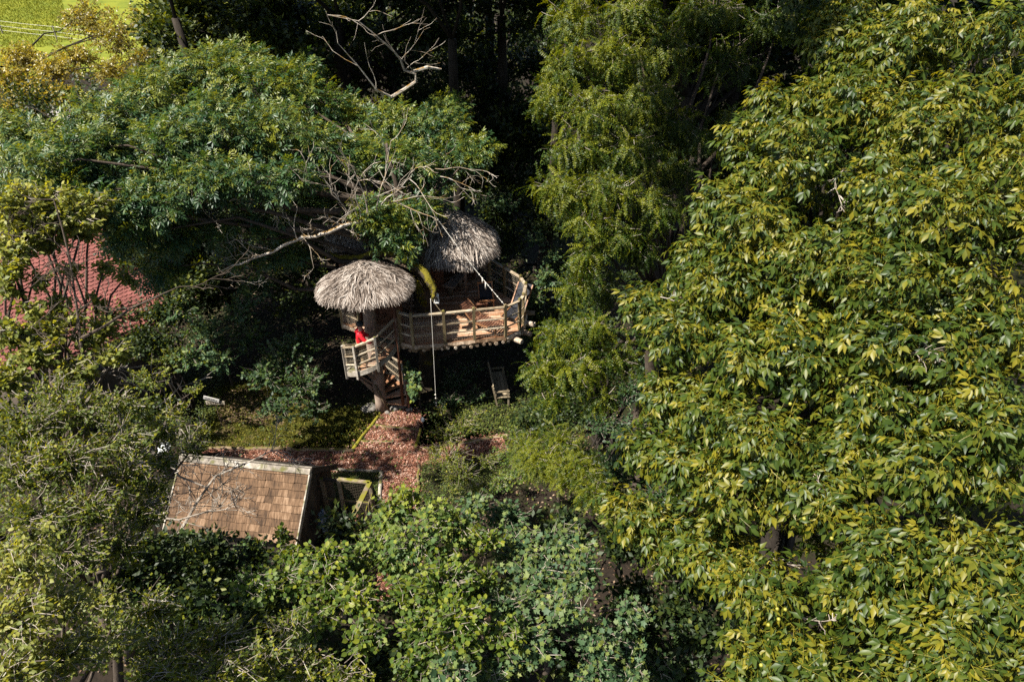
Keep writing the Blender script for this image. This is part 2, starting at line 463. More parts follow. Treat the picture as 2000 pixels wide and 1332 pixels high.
class MB:
    def __init__(s):
        s.v, s.f3, s.f4, s.n = [], [], [], 0

    def add(s, V, F):
        V = np.asarray(V, float)
        s.v.append(V)
        for f in F:
            (s.f3 if len(f) == 3 else s.f4).append([i + s.n for i in f])
        s.n += len(V)
        return s

    def poly(s, V, F):
        return s.add(V, F)

    def box(s, c, size, ax=None, ay=None):
        """centre, size along local x,y,z ; ax,ay world directions of local x,y"""
        c = np.asarray(c, float)
        x = nrm(ax if ax is not None else (1, 0, 0))
        y = np.asarray(ay if ay is not None else (0, 1, 0), float)
        y = nrm(y - x * (y @ x))
        z = np.cross(x, y)
        hx, hy, hz = [k / 2 for k in size]
        V = [c + x * a * hx + y * b * hy + z * d * hz for a in (-1, 1) for b in (-1, 1) for d in (-1, 1)]
        return s.add(V, [(0, 1, 3, 2), (4, 6, 7, 5), (0, 4, 5, 1), (2, 3, 7, 6), (0, 2, 6, 4), (1, 5, 7, 3)])

    def bar(s, p0, p1, w, h, up=(0, 0, 1)):
        p0, p1 = np.asarray(p0, float), np.asarray(p1, float)
        d = p1 - p0
        L = np.linalg.norm(d)
        x = d / L
        u = np.asarray(up, float)
        if abs(x @ nrm(u)) > 0.98:
            u = np.array([0, 1.0, 0])
        y = nrm(np.cross(u, x))
        return s.box((p0 + p1) / 2, (L, w, h), x, y)

    def tube(s, pts, rad, n=6, cap=True):
        pts = np.asarray(pts, float)
        k = len(pts)
        rad = np.broadcast_to(np.asarray(rad, float), (k,))
        t = nrm(np.gradient(pts, axis=0))
        ref = np.array([0.0, 0, 1]) if abs(t[0][2]) < 0.9 else np.array([1.0, 0, 0])
        V = []
        for i in range(k):
            a = ref - t[i] * (ref @ t[i])
            a = nrm(a)
            ref = a
            b = np.cross(t[i], a)
            for j in range(n):
                g = 2 * math.pi * j / n
                V.append(pts[i] + (a * math.cos(g) + b * math.sin(g)) * rad[i])
        F = [(i * n + j, i * n + (j + 1) % n, (i + 1) * n + (j + 1) % n, (i + 1) * n + j) for i in range(k - 1) for j in range(n)]
        if cap:
            V.append(pts[0])
            V.append(pts[-1])
            F += [(k * n, (j + 1) % n, j) for j in range(n)]
            F += [(k * n + 1, (k - 1) * n + j, (k - 1) * n + (j + 1) % n) for j in range(n)]
        return s.add(V, F)

    def blob(s, c, r, seed=0, amp=0.15, nu=8, nv=5):
        g = random.Random(seed)
        c = np.asarray(c, float)
        r = np.broadcast_to(np.asarray(r, float), (3,))
        V = [c + np.array([0, 0, -r[2]])]
        for i in range(1, nv):
            th = math.pi * i / nv
            for j in range(nu):
                ph = 2 * math.pi * j / nu
                k = 1 + g.uniform(-amp, amp)
                V.append(c + np.array([r[0] * math.sin(th) * math.cos(ph), r[1] * math.sin(th) * math.sin(ph), -r[2] * math.cos(th)]) * k)
        V.append(c + np.array([0, 0, r[2]]))
        F = [(0, 1 + (j + 1) % nu, 1 + j) for j in range(nu)]
        for i in range(nv - 2):
            for j in range(nu):
                a, b = 1 + i * nu + j, 1 + i * nu + (j + 1) % nu
                F.append((a, b, b + nu, a + nu))
        e = len(V) - 1
        o = 1 + (nv - 2) * nu
        F += [(o + j, o + (j + 1) % nu, e) for j in range(nu)]
        return s.add(V, F)

    def build(s, name, mat, parent=None, smooth=False):
        me = np_mesh(name, np.concatenate(s.v), [np.array(s.f3), np.array(s.f4)], smooth=smooth)
        return link(name, me, parent, mat)


def twigs_np(mb_list, A, B, r0, r1, sag=0.0):
    """thin three-sided twigs from A to B (n,3) with a middle joint"""
    A, B = np.asarray(A, float), np.asarray(B, float)
    n = len(A)
    if not n:
        return
    d = nrm(B - A)
    ref = np.where(np.abs(d[:, 2:3]) > 0.9, np.array([[1.0, 0, 0]]), np.array([[0, 0, 1.0]]))
    a = nrm(np.cross(d, ref))
    b = np.cross(d, a)
    L = np.linalg.norm(B - A, axis=1, keepdims=True)
    mid = (A + B) / 2 + (a * rng.normal(0, .06, (n, 1)) + b * rng.normal(0, .06, (n, 1))) * L
    mid[:, 2] += sag * L[:, 0]
    rings = []
    for c, r in ((A, r0), (mid, (r0 + r1) / 2), (B, r1)):
        for j in range(3):
            g = 2 * math.pi * j / 3
            rings.append(c + (a * math.cos(g) + b * math.sin(g)) * r)
    V = np.stack(rings, 1).reshape(-1, 3)
    F = []
    for i in range(2):
        for j in range(3):
            F.append((i * 3 + j, i * 3 + (j + 1) % 3, (i + 1) * 3 + (j + 1) % 3, (i + 1) * 3 + j))
    F = (np.array(F)[None] + (np.arange(n) * 9)[:, None, None]).reshape(-1, 4)
    mb_list.append((V, F))


def join_np(name, parts, mat, parent, smooth=False):
    V, F, o = [], [], 0
    for v, f in parts:
        V.append(v)
        F.append(f + o)
        o += len(v)
    return link(name, np_mesh(name, np.concatenate(V), [np.concatenate(F)], smooth=smooth), parent, mat)


# ------------------------------------------------------------------ leaf shapes: (verts, tris, tint offset per vert), x = along, z = upper face
def lf_long(w=0.2, bend=0.12):
    V = [(0, 0, 0), (.38, 0, -.015), (.72, 0, -bend * .45), (1, 0, -bend), (.33, w * .95, .045), (.68, w * .78, .02 - bend * .3), (.33, -w * .95, .045), (.68, -w * .78, .02 - bend * .3)]
    F = [(0, 1, 4), (1, 2, 5), (1, 5, 4), (2, 3, 5), (0, 6, 1), (1, 6, 7), (1, 7, 2), (2, 7, 3)]
    return np.array(V), np.array(F), np.zeros(8)


def lf_slim(w=0.13, bend=0.1):
    V = [(0, 0, 0), (.45, 0, -bend * .2), (1, 0, -bend), (.45, w, .03), (.45, -w, .03)]
    F = [(0, 1, 3), (1, 2, 3), (0, 4, 1), (1, 4, 2)]
    return np.array(V), np.array(F), np.zeros(5)


def lf_flat(w=0.26):
    V = [(0, 0, 0), (.5, w, .03), (1, 0, -.04), (.5, -w, .03)]
    return np.array(V), np.array([(0, 2, 1), (0, 3, 2)]), np.zeros(4)


def lf_oval(w=0.34, bend=0.1):
    V = [(0, 0, 0), (.5, 0, -.03), (1, 0, -bend), (.25, w * .85, .03), (.65, w * .9, .0), (.25, -w * .85, .03), (.65, -w * .9, .0)]
    F = [(0, 1, 3), (3, 1, 4), (4, 1, 2), (0, 5, 1), (5, 6, 1), (6, 2, 1)]
    return np.array(V), np.array(F), np.zeros(7)


def lf_maple(k=0):
    g = random.Random(k)
    prof = [(0, 1.0), (24, .58), (52, .92), (80, .50), (112, .70), (150, .42), (180, .30), (210, .42), (248, .70), (280, .50), (308, .92), (336, .58)]
    V = [(0.42, 0, -.02)]
    for a, r in prof:
        r *= .60 * g.uniform(.9, 1.08)
        a = math.radians(a + g.uniform(-4, 4))
        x, y = r * math.cos(a), r * math.sin(a)
        V.append((0.42 + x, y, .05 * abs(y) - .14 * max(0, x) ** 2 * 2 + g.uniform(-.03, .03)))
    n = len(prof)
    F = [(0, 1 + i, 1 + (i + 1) % n) for i in range(n)]
    return np.array(V), np.array(F), np.zeros(n + 1)


def compound(pairs, x0, leaflet, lens, ang, droop, curve, rach=0.012, rach_tint=0.4, k=0, terminal=True, tilt=0.0):
    """pinnate leaf of unit length"""
    g = random.Random(k)
    lv, lt, _ = leaflet
    VV, FF, TT, o = [], [], [], 0

    def zc(x):
        return -curve * x * x

    def put(base, axis, up, s):
        nonlocal o
        x = nrm(axis)
        z = nrm(up - x * (np.asarray(up) @ x))
        y = np.cross(z, x)
        P = base + s * (lv[:, :1] * x + lv[:, 1:2] * y + lv[:, 2:] * z)
        VV.append(P)
        FF.append(lt + o)
        TT.append(np.full(len(P), g.uniform(-.2, .2)))
        o += len(P)
    xs = np.linspace(x0, 0.92 if terminal else 1.0, pairs)
    for i, x in enumerate(xs):
        sl = -2 * curve * x
        for sd in (1, -1):
            a = math.radians(ang + g.uniform(-8, 8))
            axis = np.array([math.cos(a), sd * math.sin(a), sl * math.cos(a) - droop + g.uniform(-.4, .3)])
            up = np.array([-sl * .5, -sd * tilt, 1.0]) + np.array([g.uniform(-.35, .35), g.uniform(-.5, .5), 0])
            put(np.array([x, 0, zc(x)]), axis, up, lens(i / max(1, pairs - 1)) * g.uniform(.75, 1.12))
    if terminal:
        put(np.array([1.0, 0, zc(1)]) * np.array([.95, 1, 1]), np.array([1, 0, -2 * curve - droop * .5]), np.array([2 * curve, 0, 1.0]), lens(1.0) * 1.05)
    ns = 2
    R = []
    for i in range(ns + 1):
        x = i / ns * .97
        w = rach * (1.1 - .7 * x)
        R += [(x, w, zc(x) + .004), (x, -w, zc(x) + .004)]
    Fr = []
    for i in range(ns):
        Fr += [(2 * i, 2 * i + 1, 2 * i + 3), (2 * i, 2 * i + 3, 2 * i + 2)]
    VV.append(np.array(R))
    FF.append(np.array(Fr) + o)
    TT.append(np.full(len(R), rach_tint))
    return np.concatenate(VV), np.concatenate(FF), np.concatenate(TT)


T_WALNUT = [compound(3, .34, lf_oval(random.uniform(.17, .22), .25), lambda t: .33 + .14 * t, 58, .75, .38, .015, .55, k, True, .25) for k in range(5)]
random.seed(5)
T_WALNUT_FAR = [compound(3, .34, lf_slim(random.uniform(.18, .23), .25), lambda t: .33 + .14 * t, 58, .75, .38, .015, .55, k, True, .25) for k in range(5)]
T_ASH = [compound(4, .25, lf_flat(.16), lambda t: .38 + .06 * t, 54, .22, .22, .009, .2, 20 + k) for k in range(4)]
T_LOCUST = [compound(8, .12, lf_flat(.28), lambda t: .19 - .06 * t, 80, .12, .35, .010, .3, 40 + k) for k in range(4)]
T_MAPLE = [lf_maple(k) for k in range(5)]
T_HAZEL = [lf_oval(.38, .1), lf_oval(.42, .16), lf_oval(.36, .2)]
T_OVAL = [lf_oval(.30, .12), lf_oval(.34, .2)]
T_KITE = [lf_slim(.30, .12), lf_slim(.34, .2)]
T_BIRCH = [lf_slim(.30, .1), lf_slim(.34, .18)]
T_FLAT = [lf_flat(.28)]


def frame(X, N):
    X = nrm(X)
    N = nrm(N - X * np.sum(X * N, -1, keepdims=True))
    return X, N


def leaf_mesh(name, tmpls, var, P, X, N, SZ, T, smooth=True):
    X, N = frame(X, N)
    Y = np.cross(N, X)
    VV, FF, TT, o = [], [], [], 0
    for k, (tv, tf, tt) in enumerate(tmpls):
        i = np.where(var == k)[0]
        if not len(i):
            continue
        v = P[i, None] + SZ[i, None, None] * (tv[None, :, :1] * X[i, None] + tv[None, :, 1:2] * Y[i, None] + tv[None, :, 2:] * N[i, None])
        VV.append(v.reshape(-1, 3))
        FF.append((tf[None] + (o + np.arange(len(i)) * len(tv))[:, None, None]).reshape(-1, 3))
        TT.append((T[i, None] + tt[None]).ravel())
        o += v.shape[0] * v.shape[1]
    return np_mesh(name, np.concatenate(VV), [np.concatenate(FF)], {'tint': np.clip(np.concatenate(TT), 0, 1)}, smooth)


def biggest_in_view(P, SZ, n, cell):
    """indices of the n leaves that show largest from where the photograph was taken (front-most in their patch of the view)"""
    x, y, dz = proj(P)
    ok = (x > 10) & (x < 1990) & (y > 10) & (y < 1322) & (dz > 0.5)
    idx = np.where(ok)[0]
    key = (x[idx] // cell).astype(int) * 10000 + (y[idx] // cell).astype(int)
    order = np.lexsort((dz[idx], key))
    k2 = key[order]
    first = np.r_[True, k2[1:] != k2[:-1]]
    front = idx[order[first]]
    sc = SZ[front] / dz[front]
    return front[np.argsort(-sc)[:n]]


_leaf_cache = {}


def leaf_parts(root, species, tmpls, mat, idx, var, P, X, N, SZ, T, name='leaf'):
    X, N = frame(X[idx], N[idx])
    Y = np.cross(N, X)
    inv = Matrix.Translation(-WORLD_LOC[root.name])
    for q, i in enumerate(idx):
        lvl = min(5, int(np.clip(T[i], 0, .999) * 6))
        key = (species, int(var[i]), lvl)
        me = _leaf_cache.get(key)
        if me is None:
            tv, tf, tt = tmpls[var[i]]
            me = np_mesh(species + '_' + name, tv, [tf], {'tint': np.clip((lvl + .5) / 6 + tt, 0, 1)}, True)
            me.materials.append(mat)
            _leaf_cache[key] = me
        o = bpy.data.objects.new(name, me)
        COL.objects.link(o)
        o.parent = root
        o.matrix_parent_inverse = inv
        s = float(SZ[i])
        o.matrix_basis = Matrix(((X[q][0] * s, Y[q][0] * s, N[q][0] * s, P[i][0]), (X[q][1] * s, Y[q][1] * s, N[q][1] * s, P[i][1]), (X[q][2] * s, Y[q][2] * s, N[q][2] * s, P[i][2]), (0, 0, 0, 1)))


# ------------------------------------------------------------------ crowns
class Lobe:
    """a bough: an ellipsoid of shoots"""
    def __init__(s, px, py, d, rx, ry=None, n=100, deep=None, young=0.0):
        s.c = atd(px, py, d)
        k = d / FOC
        rx = rx * k
        rz = (ry * k if ry else rx)
        s.r = np.array([rx, deep if deep else (rx + rz) / 2, rz])
        s.n, s.young, s.big, s.nolimb = n, young, 1.0, False


def shoots(lobes, shell=0.55, up=0.25, facing=0.35):
    """tips on and inside the boughs; more of them on the side one can see and on top"""
    P, D, Y, LC, SM = [], [], [], [], []
    for lb in lobes:
        m = int(lb.n * 1.6) + 4
        d = nrm(rng.normal(size=(m, 3)))
        tocam = nrm(_C - lb.c)
        keep = rng.random(m) < np.clip(0.62 + facing * (d @ tocam) + 0.25 * d[:, 2], 0.12, 1)
        d = d[keep][:lb.n]
        r = shell + (1 - shell) * rng.random((len(d), 1)) ** 0.6
        r *= 1 + 0.16 * np.sin(d[:, :1] * 5 + lb.c[0] * 3) * np.cos(d[:, 2:] * 4 + lb.c[2] * 2)
        P.append(lb.c + d * lb.r * r)
        D.append(nrm(d + np.array([0, 0, up]) + rng.normal(0, .25, d.shape)))
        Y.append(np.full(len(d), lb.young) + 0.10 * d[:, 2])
        LC.append(np.repeat(lb.c[None], len(d), 0))
        SM.append(np.full(len(d), lb.big))
    return np.concatenate(P), np.concatenate(D), np.concatenate(Y), np.concatenate(LC), np.concatenate(SM)


def rosette(tips, dirs, yng, k, size, twig, inc=(35, 85), droop=0.35, upb=0.9, jit=0.3, tint=0.42, tvar=0.16):
    """k leaves spiralling round the end of each shoot (walnut, maple, ash)"""
    n = len(tips)
    j = np.arange(k)[None]
    t = 1 - (j + .3) / k
    ph = j * 2.39996 + rng.uniform(0, 6.28, (n, 1)) + rng.normal(0, .25, (n, k))
    ic = np.radians(inc[0] + (inc[1] - inc[0]) * (1 - t) + rng.normal(0, 9, (n, k)))
    z = np.array([0, 0, 1.0])
    a = nrm(np.cross(dirs, z + rng.normal(0, .05, dirs.shape)))
    b = np.cross(a, dirs)
    X = dirs[:, None] * np.cos(ic)[..., None] + (a[:, None] * np.cos(ph)[..., None] + b[:, None] * np.sin(ph)[..., None]) * np.sin(ic)[..., None]
    X = nrm(X - z * droop * rng.uniform(.3, 1.3, (n, k, 1)) + rng.normal(0, .12, (n, k, 3)))
    N = dirs[:, None] * (1 - upb) + z * upb + rng.normal(0, jit, (n, k, 3))
    P = tips[:, None] - dirs[:, None] * (twig * (1 - t))[..., None]
    SZ = size * rng.uniform(.72, 1.15, (n, k)) * (1.0 - .25 * (t > .8))
    T = tint + yng[:, None] + rng.normal(0, tvar, (n, k)) + .18 * (t > .8) + rng.normal(0, .08, (n, 1))
    return P.reshape(-1, 3), X.reshape(-1, 3), N.reshape(-1, 3), SZ.ravel(), T.ravel()


def spray(tips, dirs, yng, k, size, twig, ang=55, droop=0.25, upb=0.8, jit=0.35, tint=0.42, tvar=0.16, sag=0.0):
    """k leaves in two ranks along each shoot (hazel, hornbeam, birch, locust)"""
    n = len(tips)
    j = np.arange(k)[None]
    t = (j + .6) / k
    sd = np.where(j % 2 == 0, 1.0, -1.0)
    z = np.array([0, 0, 1.0])
    u = nrm(z * upb + dirs * (1 - upb) * .4 + rng.normal(0, .35, dirs.shape))
    lat = nrm(np.cross(u, dirs))
    a = np.radians(ang * (1 - .75 * (t > .93)) + rng.normal(0, 14, (n, k)))
    X = dirs[:, None] * np.cos(a)[..., None] + lat[:, None] * (sd * np.sin(a))[..., None]
    X = nrm(X - z * droop * rng.uniform(.3, 1.5, (n, k, 1)) + rng.normal(0, .12, (n, k, 3)))
    N = np.repeat(u[:, None], k, 1) + rng.normal(0, jit, (n, k, 3))
    P = tips[:, None] - dirs[:, None] * (twig * (1 - t))[..., None] - z * (sag * t ** 2)[..., None]
    SZ = size * rng.uniform(.7, 1.15, (n, k))
    T = tint + yng[:, None] + rng.normal(0, tvar, (n, k)) + .14 * (t > .85) + rng.normal(0, .08, (n, 1))
    return P.reshape(-1, 3), X.reshape(-1, 3), N.reshape(-1, 3), SZ.ravel(), T.ravel()


def limb_path(a, b, n=5, wig=0.07, arch=0.08):
    a, b = np.asarray(a, float), np.asarray(b, float)
    t = np.linspace(0, 1, n)[:, None]
    L = np.linalg.norm(b - a)
    p = a + (b - a) * t
    p += np.sin(t * math.pi) * np.array([0, 0, arch * L])
    p[1:-1] += rng.normal(0, wig * L / n, (n - 2, 3)) * 1.5
    return p


def tree(name, label, cat, foot, fork, lobes, species, mat, tmpls, unit, unit_kw, shell=.5, up=.25, facing=.35, group=None, parts=0, cell=14, r_trunk=.18, bark='bark', limbbark='bark', twigmat='twig', twig_r=.006, leaf_name='leaf', extra=None, trunk=True, inner=0.5, smooth=True, twigs=True, far_tmpls=None):
    root = empty(name, foot, label, cat, group)
    foot, fork = np.asarray(foot, float), np.asarray(fork, float)
    if trunk:
        mb = MB()
        p = limb_path(foot - np.array([0, 0, .1]), fork, 7, .05, 0)
        r = np.linspace(r_trunk * 1.25, r_trunk * .7, 7)
        r[0] *= 1.25
        mb.tube(p, r, 9)
        mb.build('trunk', M[bark], root, True)
    mb = MB()
    for lb in lobes:
        if lb.nolimb:
            continue
        hd = np.linalg.norm((lb.c - fork)[:2])
        f_ = np.clip((lb.c[2] - .35 * hd - foot[2]) / max(.1, fork[2] - foot[2]) + rng.uniform(-.06, .06), .22, 1)
        src = foot + (fork - foot) * f_ if trunk else foot
        d = np.linalg.norm(lb.c - src)
        rr = min(r_trunk * .45, .014 + .011 * d)
        end = lb.c + nrm(lb.c - src) * lb.r.mean() * .35
        mb.tube(limb_path(src, end, 7, .1, .06), np.linspace(rr, .012, 7), 5)
    if mb.n:
        mb.build('limb', M[limbbark], root, True)['kind'] = 'stuff'
    tips, dirs, yng, lc, big = shoots(lobes, shell, up, facing)
    if twigs:
        tw = []
        A = lc + (tips - lc) * inner + rng.normal(0, .05, tips.shape)
        twigs_np(tw, A, tips, twig_r, twig_r * .45, -.04)
        o = join_np('twigs', tw, M[twigmat], root)
        o['kind'] = 'stuff'
    P, X, N, SZ, T = unit(tips, dirs, yng, **unit_kw)
    SZ = SZ * np.repeat(big, len(SZ) // len(big))
    var = rng.integers(0, len(tmpls), len(P))
    if extra is not None:
        T = extra(P, T)
    rest = np.ones(len(P), bool)
    if parts:
        idx = biggest_in_view(P, SZ, parts, cell)
        rest[idx] = False
        leaf_parts(root, species, tmpls, mat, idx, var, P, X, N, SZ, T, leaf_name)
    me = leaf_mesh('foliage', far_tmpls or tmpls, var[rest], P[rest], X[rest], N[rest], SZ[rest], T[rest], smooth)
    o = link('foliage', me, root, mat)
    o['kind'] = 'stuff'
    return root


# ------------------------------------------------------------------ THE GROUND
def hgt(x, y):
    x, y = np.asarray(x, float), np.asarray(y, float)
    h = 0.07 * np.maximum(0, y - 28)
    h = h + 0.5 * np.clip((y - 19.5) / 6, 0, 1) * np.clip((x + 1.5) / -3, 0, 1) * 0.6
    far = np.clip((np.hypot(x + 3, y - 16) - 9) / 8, 0, 1)
    far = far * np.clip((38 - np.hypot(x + 3, y - 16)) / 10, 0, 1)
    h = h + far * 0.25 * (np.sin(x * .5 + 1) * np.cos(y * .43) + .5 * np.sin(x * 1.3) * np.sin(y * 1.1 + 2))
    return h - 0.02


def grid_mesh(name, xs, ys, fz):
    X, Y = np.meshgrid(xs, ys)
    V = np.stack([X, Y, fz(X, Y)], -1).reshape(-1, 3)
    nx, ny = len(xs), len(ys)
    i, j = np.meshgrid(np.arange(nx - 1), np.arange(ny - 1))
    a = (j * nx + i).ravel()
    F = np.stack([a, a + 1, a + nx + 1, a + nx], 1)
    return np_mesh(name, V, [F], smooth=True)


def onground(px, py, off=0.0):
    z = 0.0
    for _ in range(40):
        p = onz(px, py, z)
        z = z * .5 + .5 * float(hgt(p[0], p[1]))
    return np.array([p[0], p[1], float(hgt(p[0], p[1])) + off])


xs = np.concatenate([np.arange(-300, -40, 10), np.arange(-40, 25, .8), np.arange(25, 301, 10)])
ys = np.concatenate([np.arange(-60, 0, 5), np.arange(0, 45, .8), np.arange(45, 130, 3), np.arange(130, 600, 20)])
g = link('ground', grid_mesh('ground', xs, ys, hgt), None, M['soil'])
g['kind'] = 'structure'


def sheet(name, pix, mat, off, z=None, sub=0):
    bm = bmesh.new()
    vs = []
    for p in pix:
        q = onz(p[0], p[1], z) if z is not None else onground(p[0], p[1])
        vs.append(bm.verts.new(q))
    f = bm.faces.new(vs)
    if f.normal.z < 0 or sum((vs[i].co.x * vs[(i + 1) % len(vs)].co.y - vs[(i + 1) % len(vs)].co.x * vs[i].co.y) for i in range(len(vs))) < 0:
        f.normal_flip()
    bmesh.ops.triangulate(bm, faces=bm.faces[:])
    if sub:
        bmesh.ops.subdivide_edges(bm, edges=bm.edges[:], cuts=sub, use_grid_fill=True)
    for v in bm.verts:
        v.co.z = (float(hgt(v.co.x, v.co.y)) if z is None else z) + off
    me = bpy.data.meshes.new(name)
    bm.to_mesh(me)
    bm.free()
    o = link(name, me, None, mat)
    o['kind'] = 'structure'
    return o


def inside(poly, x, y):
    c = np.zeros(len(x), bool)
    n = len(poly)
    for i in range(n):
        x1, y1 = poly[i]
        x2, y2 = poly[(i + 1) % n]
        k = ((y1 > y) != (y2 > y)) & (x < (x2 - x1) * (y - y1) / (y2 - y1 + 1e-12) + x1)
        c ^= k
    return c


def scatter(poly, n):
    poly = np.asarray(poly)
    lo, hi = poly.min(0), poly.max(0)
    out = np.zeros((0, 2))
    while len(out) < n:
        p = rng.uniform(lo, hi, (n * 2, 2))
        out = np.concatenate([out, p[inside(poly, p[:, 0], p[:, 1])]])
    return out[:n]


PATH_PX = [(395, 876), (560, 877), (690, 879), (716, 850), (742, 812), (772, 800), (824, 802), (818, 846), (816, 872), (890, 864), (985, 848), (990, 884), (940, 893), (858, 905), (818, 912), (818, 960), (815, 1180), (735, 1180), (742, 985), (744, 922), (640, 922), (520, 925), (395, 925)]
PATH = [onz(p[0], p[1], 0)[:2] for p in PATH_PX]
sheet('bark_path', PATH_PX, M['path'], 0.015, 0)
pts = scatter(PATH, 14000)
stray = pts[rng.integers(0, len(pts), 5000)] + rng.normal(0, .22, (5000, 2))
stray = stray[~inside(np.array(PATH), stray[:, 0], stray[:, 1])][:900]
pts = np.concatenate([pts, stray])
n = len(pts)
a = rng.uniform(0, 6.283, n)
X = np.stack([np.cos(a), np.sin(a), rng.normal(0, .25, n)], 1)
N = np.stack([rng.normal(0, .35, n), rng.normal(0, .35, n), np.ones(n)], 1)
P = np.stack([pts[:, 0], pts[:, 1], rng.uniform(.02, .05, n)], 1)
CHIP = (np.array([(0, .18, 0), (0, -.16, 0), (1, -.22, .03), (1, .15, .0), (.1, .1, .12), (.1, -.1, .12), (.9, -.14, .14), (.92, .1, .12)]),
        np.array([(4, 5, 6), (4, 6, 7), (0, 1, 5), (0, 5, 4), (2, 3, 7), (2, 7, 6)]), np.zeros(8))
o = link('bark_chips', leaf_mesh('bark_chips', [CHIP], np.zeros(n, int), P, X, N, rng.uniform(.035, .095, n), np.zeros(n), False), None, M['chips'])
props(o, 'red brown bark chips covering the forking path', 'bark chips', None, 'stuff')

BANK_PX = [(395, 874), (688, 876), (740, 806), (720, 792), (640, 800), (560, 740), (430, 750), (395, 800)]
sheet('mossy_bank', BANK_PX, M['lawn'], 0.012, 0)
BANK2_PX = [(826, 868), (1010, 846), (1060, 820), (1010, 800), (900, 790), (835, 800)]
sheet('shaded_bank', BANK2_PX, M['soil'], 0.012, 0)  # dark soil colour stands in for tree shade on this bank


def blades(name, poly, n, mat, h=(.05, .14), w=.012, label=None, cat='grass', z=None):
    p = scatter(poly, n)
    d = np.stack([rng.normal(0, .7, n), rng.normal(0, .7, n), np.ones(n)], 1)
    a = rng.uniform(0, 6.283, n)
    N = np.stack([np.cos(a), np.sin(a), rng.normal(0, .2, n)], 1)
    zz = hgt(p[:, 0], p[:, 1]) if z is None else np.full(n, z)
    P = np.stack([p[:, 0], p[:, 1], zz + .01], 1)
    sz = rng.uniform(*h, n)
    o = link(name, leaf_mesh(name, [lf_flat(w * 1.2)], np.zeros(n, int), P, d, N, sz, np.zeros(n), False), None, mat)
    return props(o, label, cat, None, 'stuff')


blades('bank_grass', [onz(p[0], p[1], 0)[:2] for p in BANK_PX], 16000, M['grass'], (.04, .13), .09, 'short mossy yellow green grass on the bank above the log edge', z=0.0)
blades('shade_grass', [onz(p[0], p[1], 0)[:2] for p in BANK2_PX], 2600, M['mat'], (.04, .12), .09, 'short grass on the shaded bank under the treehouse', z=0.0)  # darker leaf colour puts the bank's shade into the blades
BED_PX = [(520, 926), (744, 924), (738, 985), (700, 1000), (640, 985), (520, 960)]
BED = [onz(p[0], p[1], 0)[:2] for p in BED_PX]
BED2 = [onz(p[0], p[1], 0)[:2] for p in [(822, 905), (990, 890), (1000, 960), (820, 1000)]]


def groundcover(name, poly, n, size, label, zr=(.02, .14), mat='mat'):
    p = scatter(poly, n)
    a = rng.uniform(0, 6.283, n)
    X = np.stack([np.cos(a), np.sin(a), rng.normal(0, .3, n)], 1)
    N = np.stack([rng.normal(0, .4, n), rng.normal(0, .4, n), np.ones(n)], 1)
    P = np.stack([p[:, 0], p[:, 1], hgt(p[:, 0], p[:, 1]) + rng.uniform(*zr, n)], 1)
    o = link(name, leaf_mesh(name, T_FLAT, np.zeros(n, int), P, X, N, rng.uniform(.6, 1.2, n) * size, np.zeros(n), False), None, M[mat])
    return props(o, label, 'ground cover', None, 'stuff')


groundcover('ground_cover', BED, 9000, .045, 'dark green creeping plants in the bed beside the netted pen')
groundcover('ground_cover', BED2, 7000, .045, 'dark creeping plants right of the downhill arm of the path')
BED3 = [onz(p[0], p[1], 0)[:2] for p in [(230, 700), (440, 735), (430, 800), (400, 870), (300, 880), (230, 820)]]
BED4 = [onz(p[0], p[1], 0)[:2] for p in [(880, 780), (1130, 760), (1160, 850), (1010, 842), (880, 850)]]
groundcover('ground_cover', BED3, 7000, .09, 'dark low plants on the ground left of the signpost', (.02, .3))
groundcover('ground_cover', BED4, 7000, .07, 'dark low plants on the shaded ground in front of the bench', (.02, .2))
FLOOR = [(-16, 9), (6, 9), (9, 30), (-18, 30)]
pf = [(x, y) for x, y in FLOOR]
o = groundcover('undergrowth', pf, 14000, .10, 'low dark undergrowth on the forest floor', (.0, .30), 'mat')
pts = scatter(pf, 16000)
keep = ~inside(np.array(PATH), pts[:, 0], pts[:, 1])
pts = pts[keep]
n = len(pts)
a = rng.uniform(0, 6.283, n)
o = link('fallen_leaves', leaf_mesh('fallen_leaves', T_FLAT, np.zeros(n, int), np.stack([pts[:, 0], pts[:, 1], hgt(pts[:, 0], pts[:, 1]) + rng.uniform(.01, .04, n)], 1), np.stack([np.cos(a), np.sin(a), rng.normal(0, .2, n)], 1), np.stack([rng.normal(0, .3, n), rng.normal(0, .3, n), np.ones(n)], 1), rng.uniform(.05, .11, n), np.zeros(n), False), None, M['litter'])
props(o, 'dry brown leaves scattered over the forest floor', 'leaf litter', None, 'stuff')
LIT = [onz(p[0], p[1], 0)[:2] for p in [(425, 770), (500, 755), (560, 800), (520, 830), (430, 825)]]
pts = scatter(LIT, 2500)
n = len(pts)
a = rng.uniform(0, 6.283, n)
o = link('leaf_litter', leaf_mesh('leaf_litter', T_FLAT, np.zeros(n, int), np.stack([pts[:, 0], pts[:, 1], rng.uniform(.02, .06, n)], 1), np.stack([np.cos(a), np.sin(a), rng.normal(0, .2, n)], 1), np.stack([rng.normal(0, .3, n), rng.normal(0, .3, n), np.ones(n)], 1), rng.uniform(.04, .09, n), np.zeros(n), False), None, M['litter'])
props(o, 'pale dry leaf litter on the bank behind the signpost', 'leaf litter', None, 'stuff')

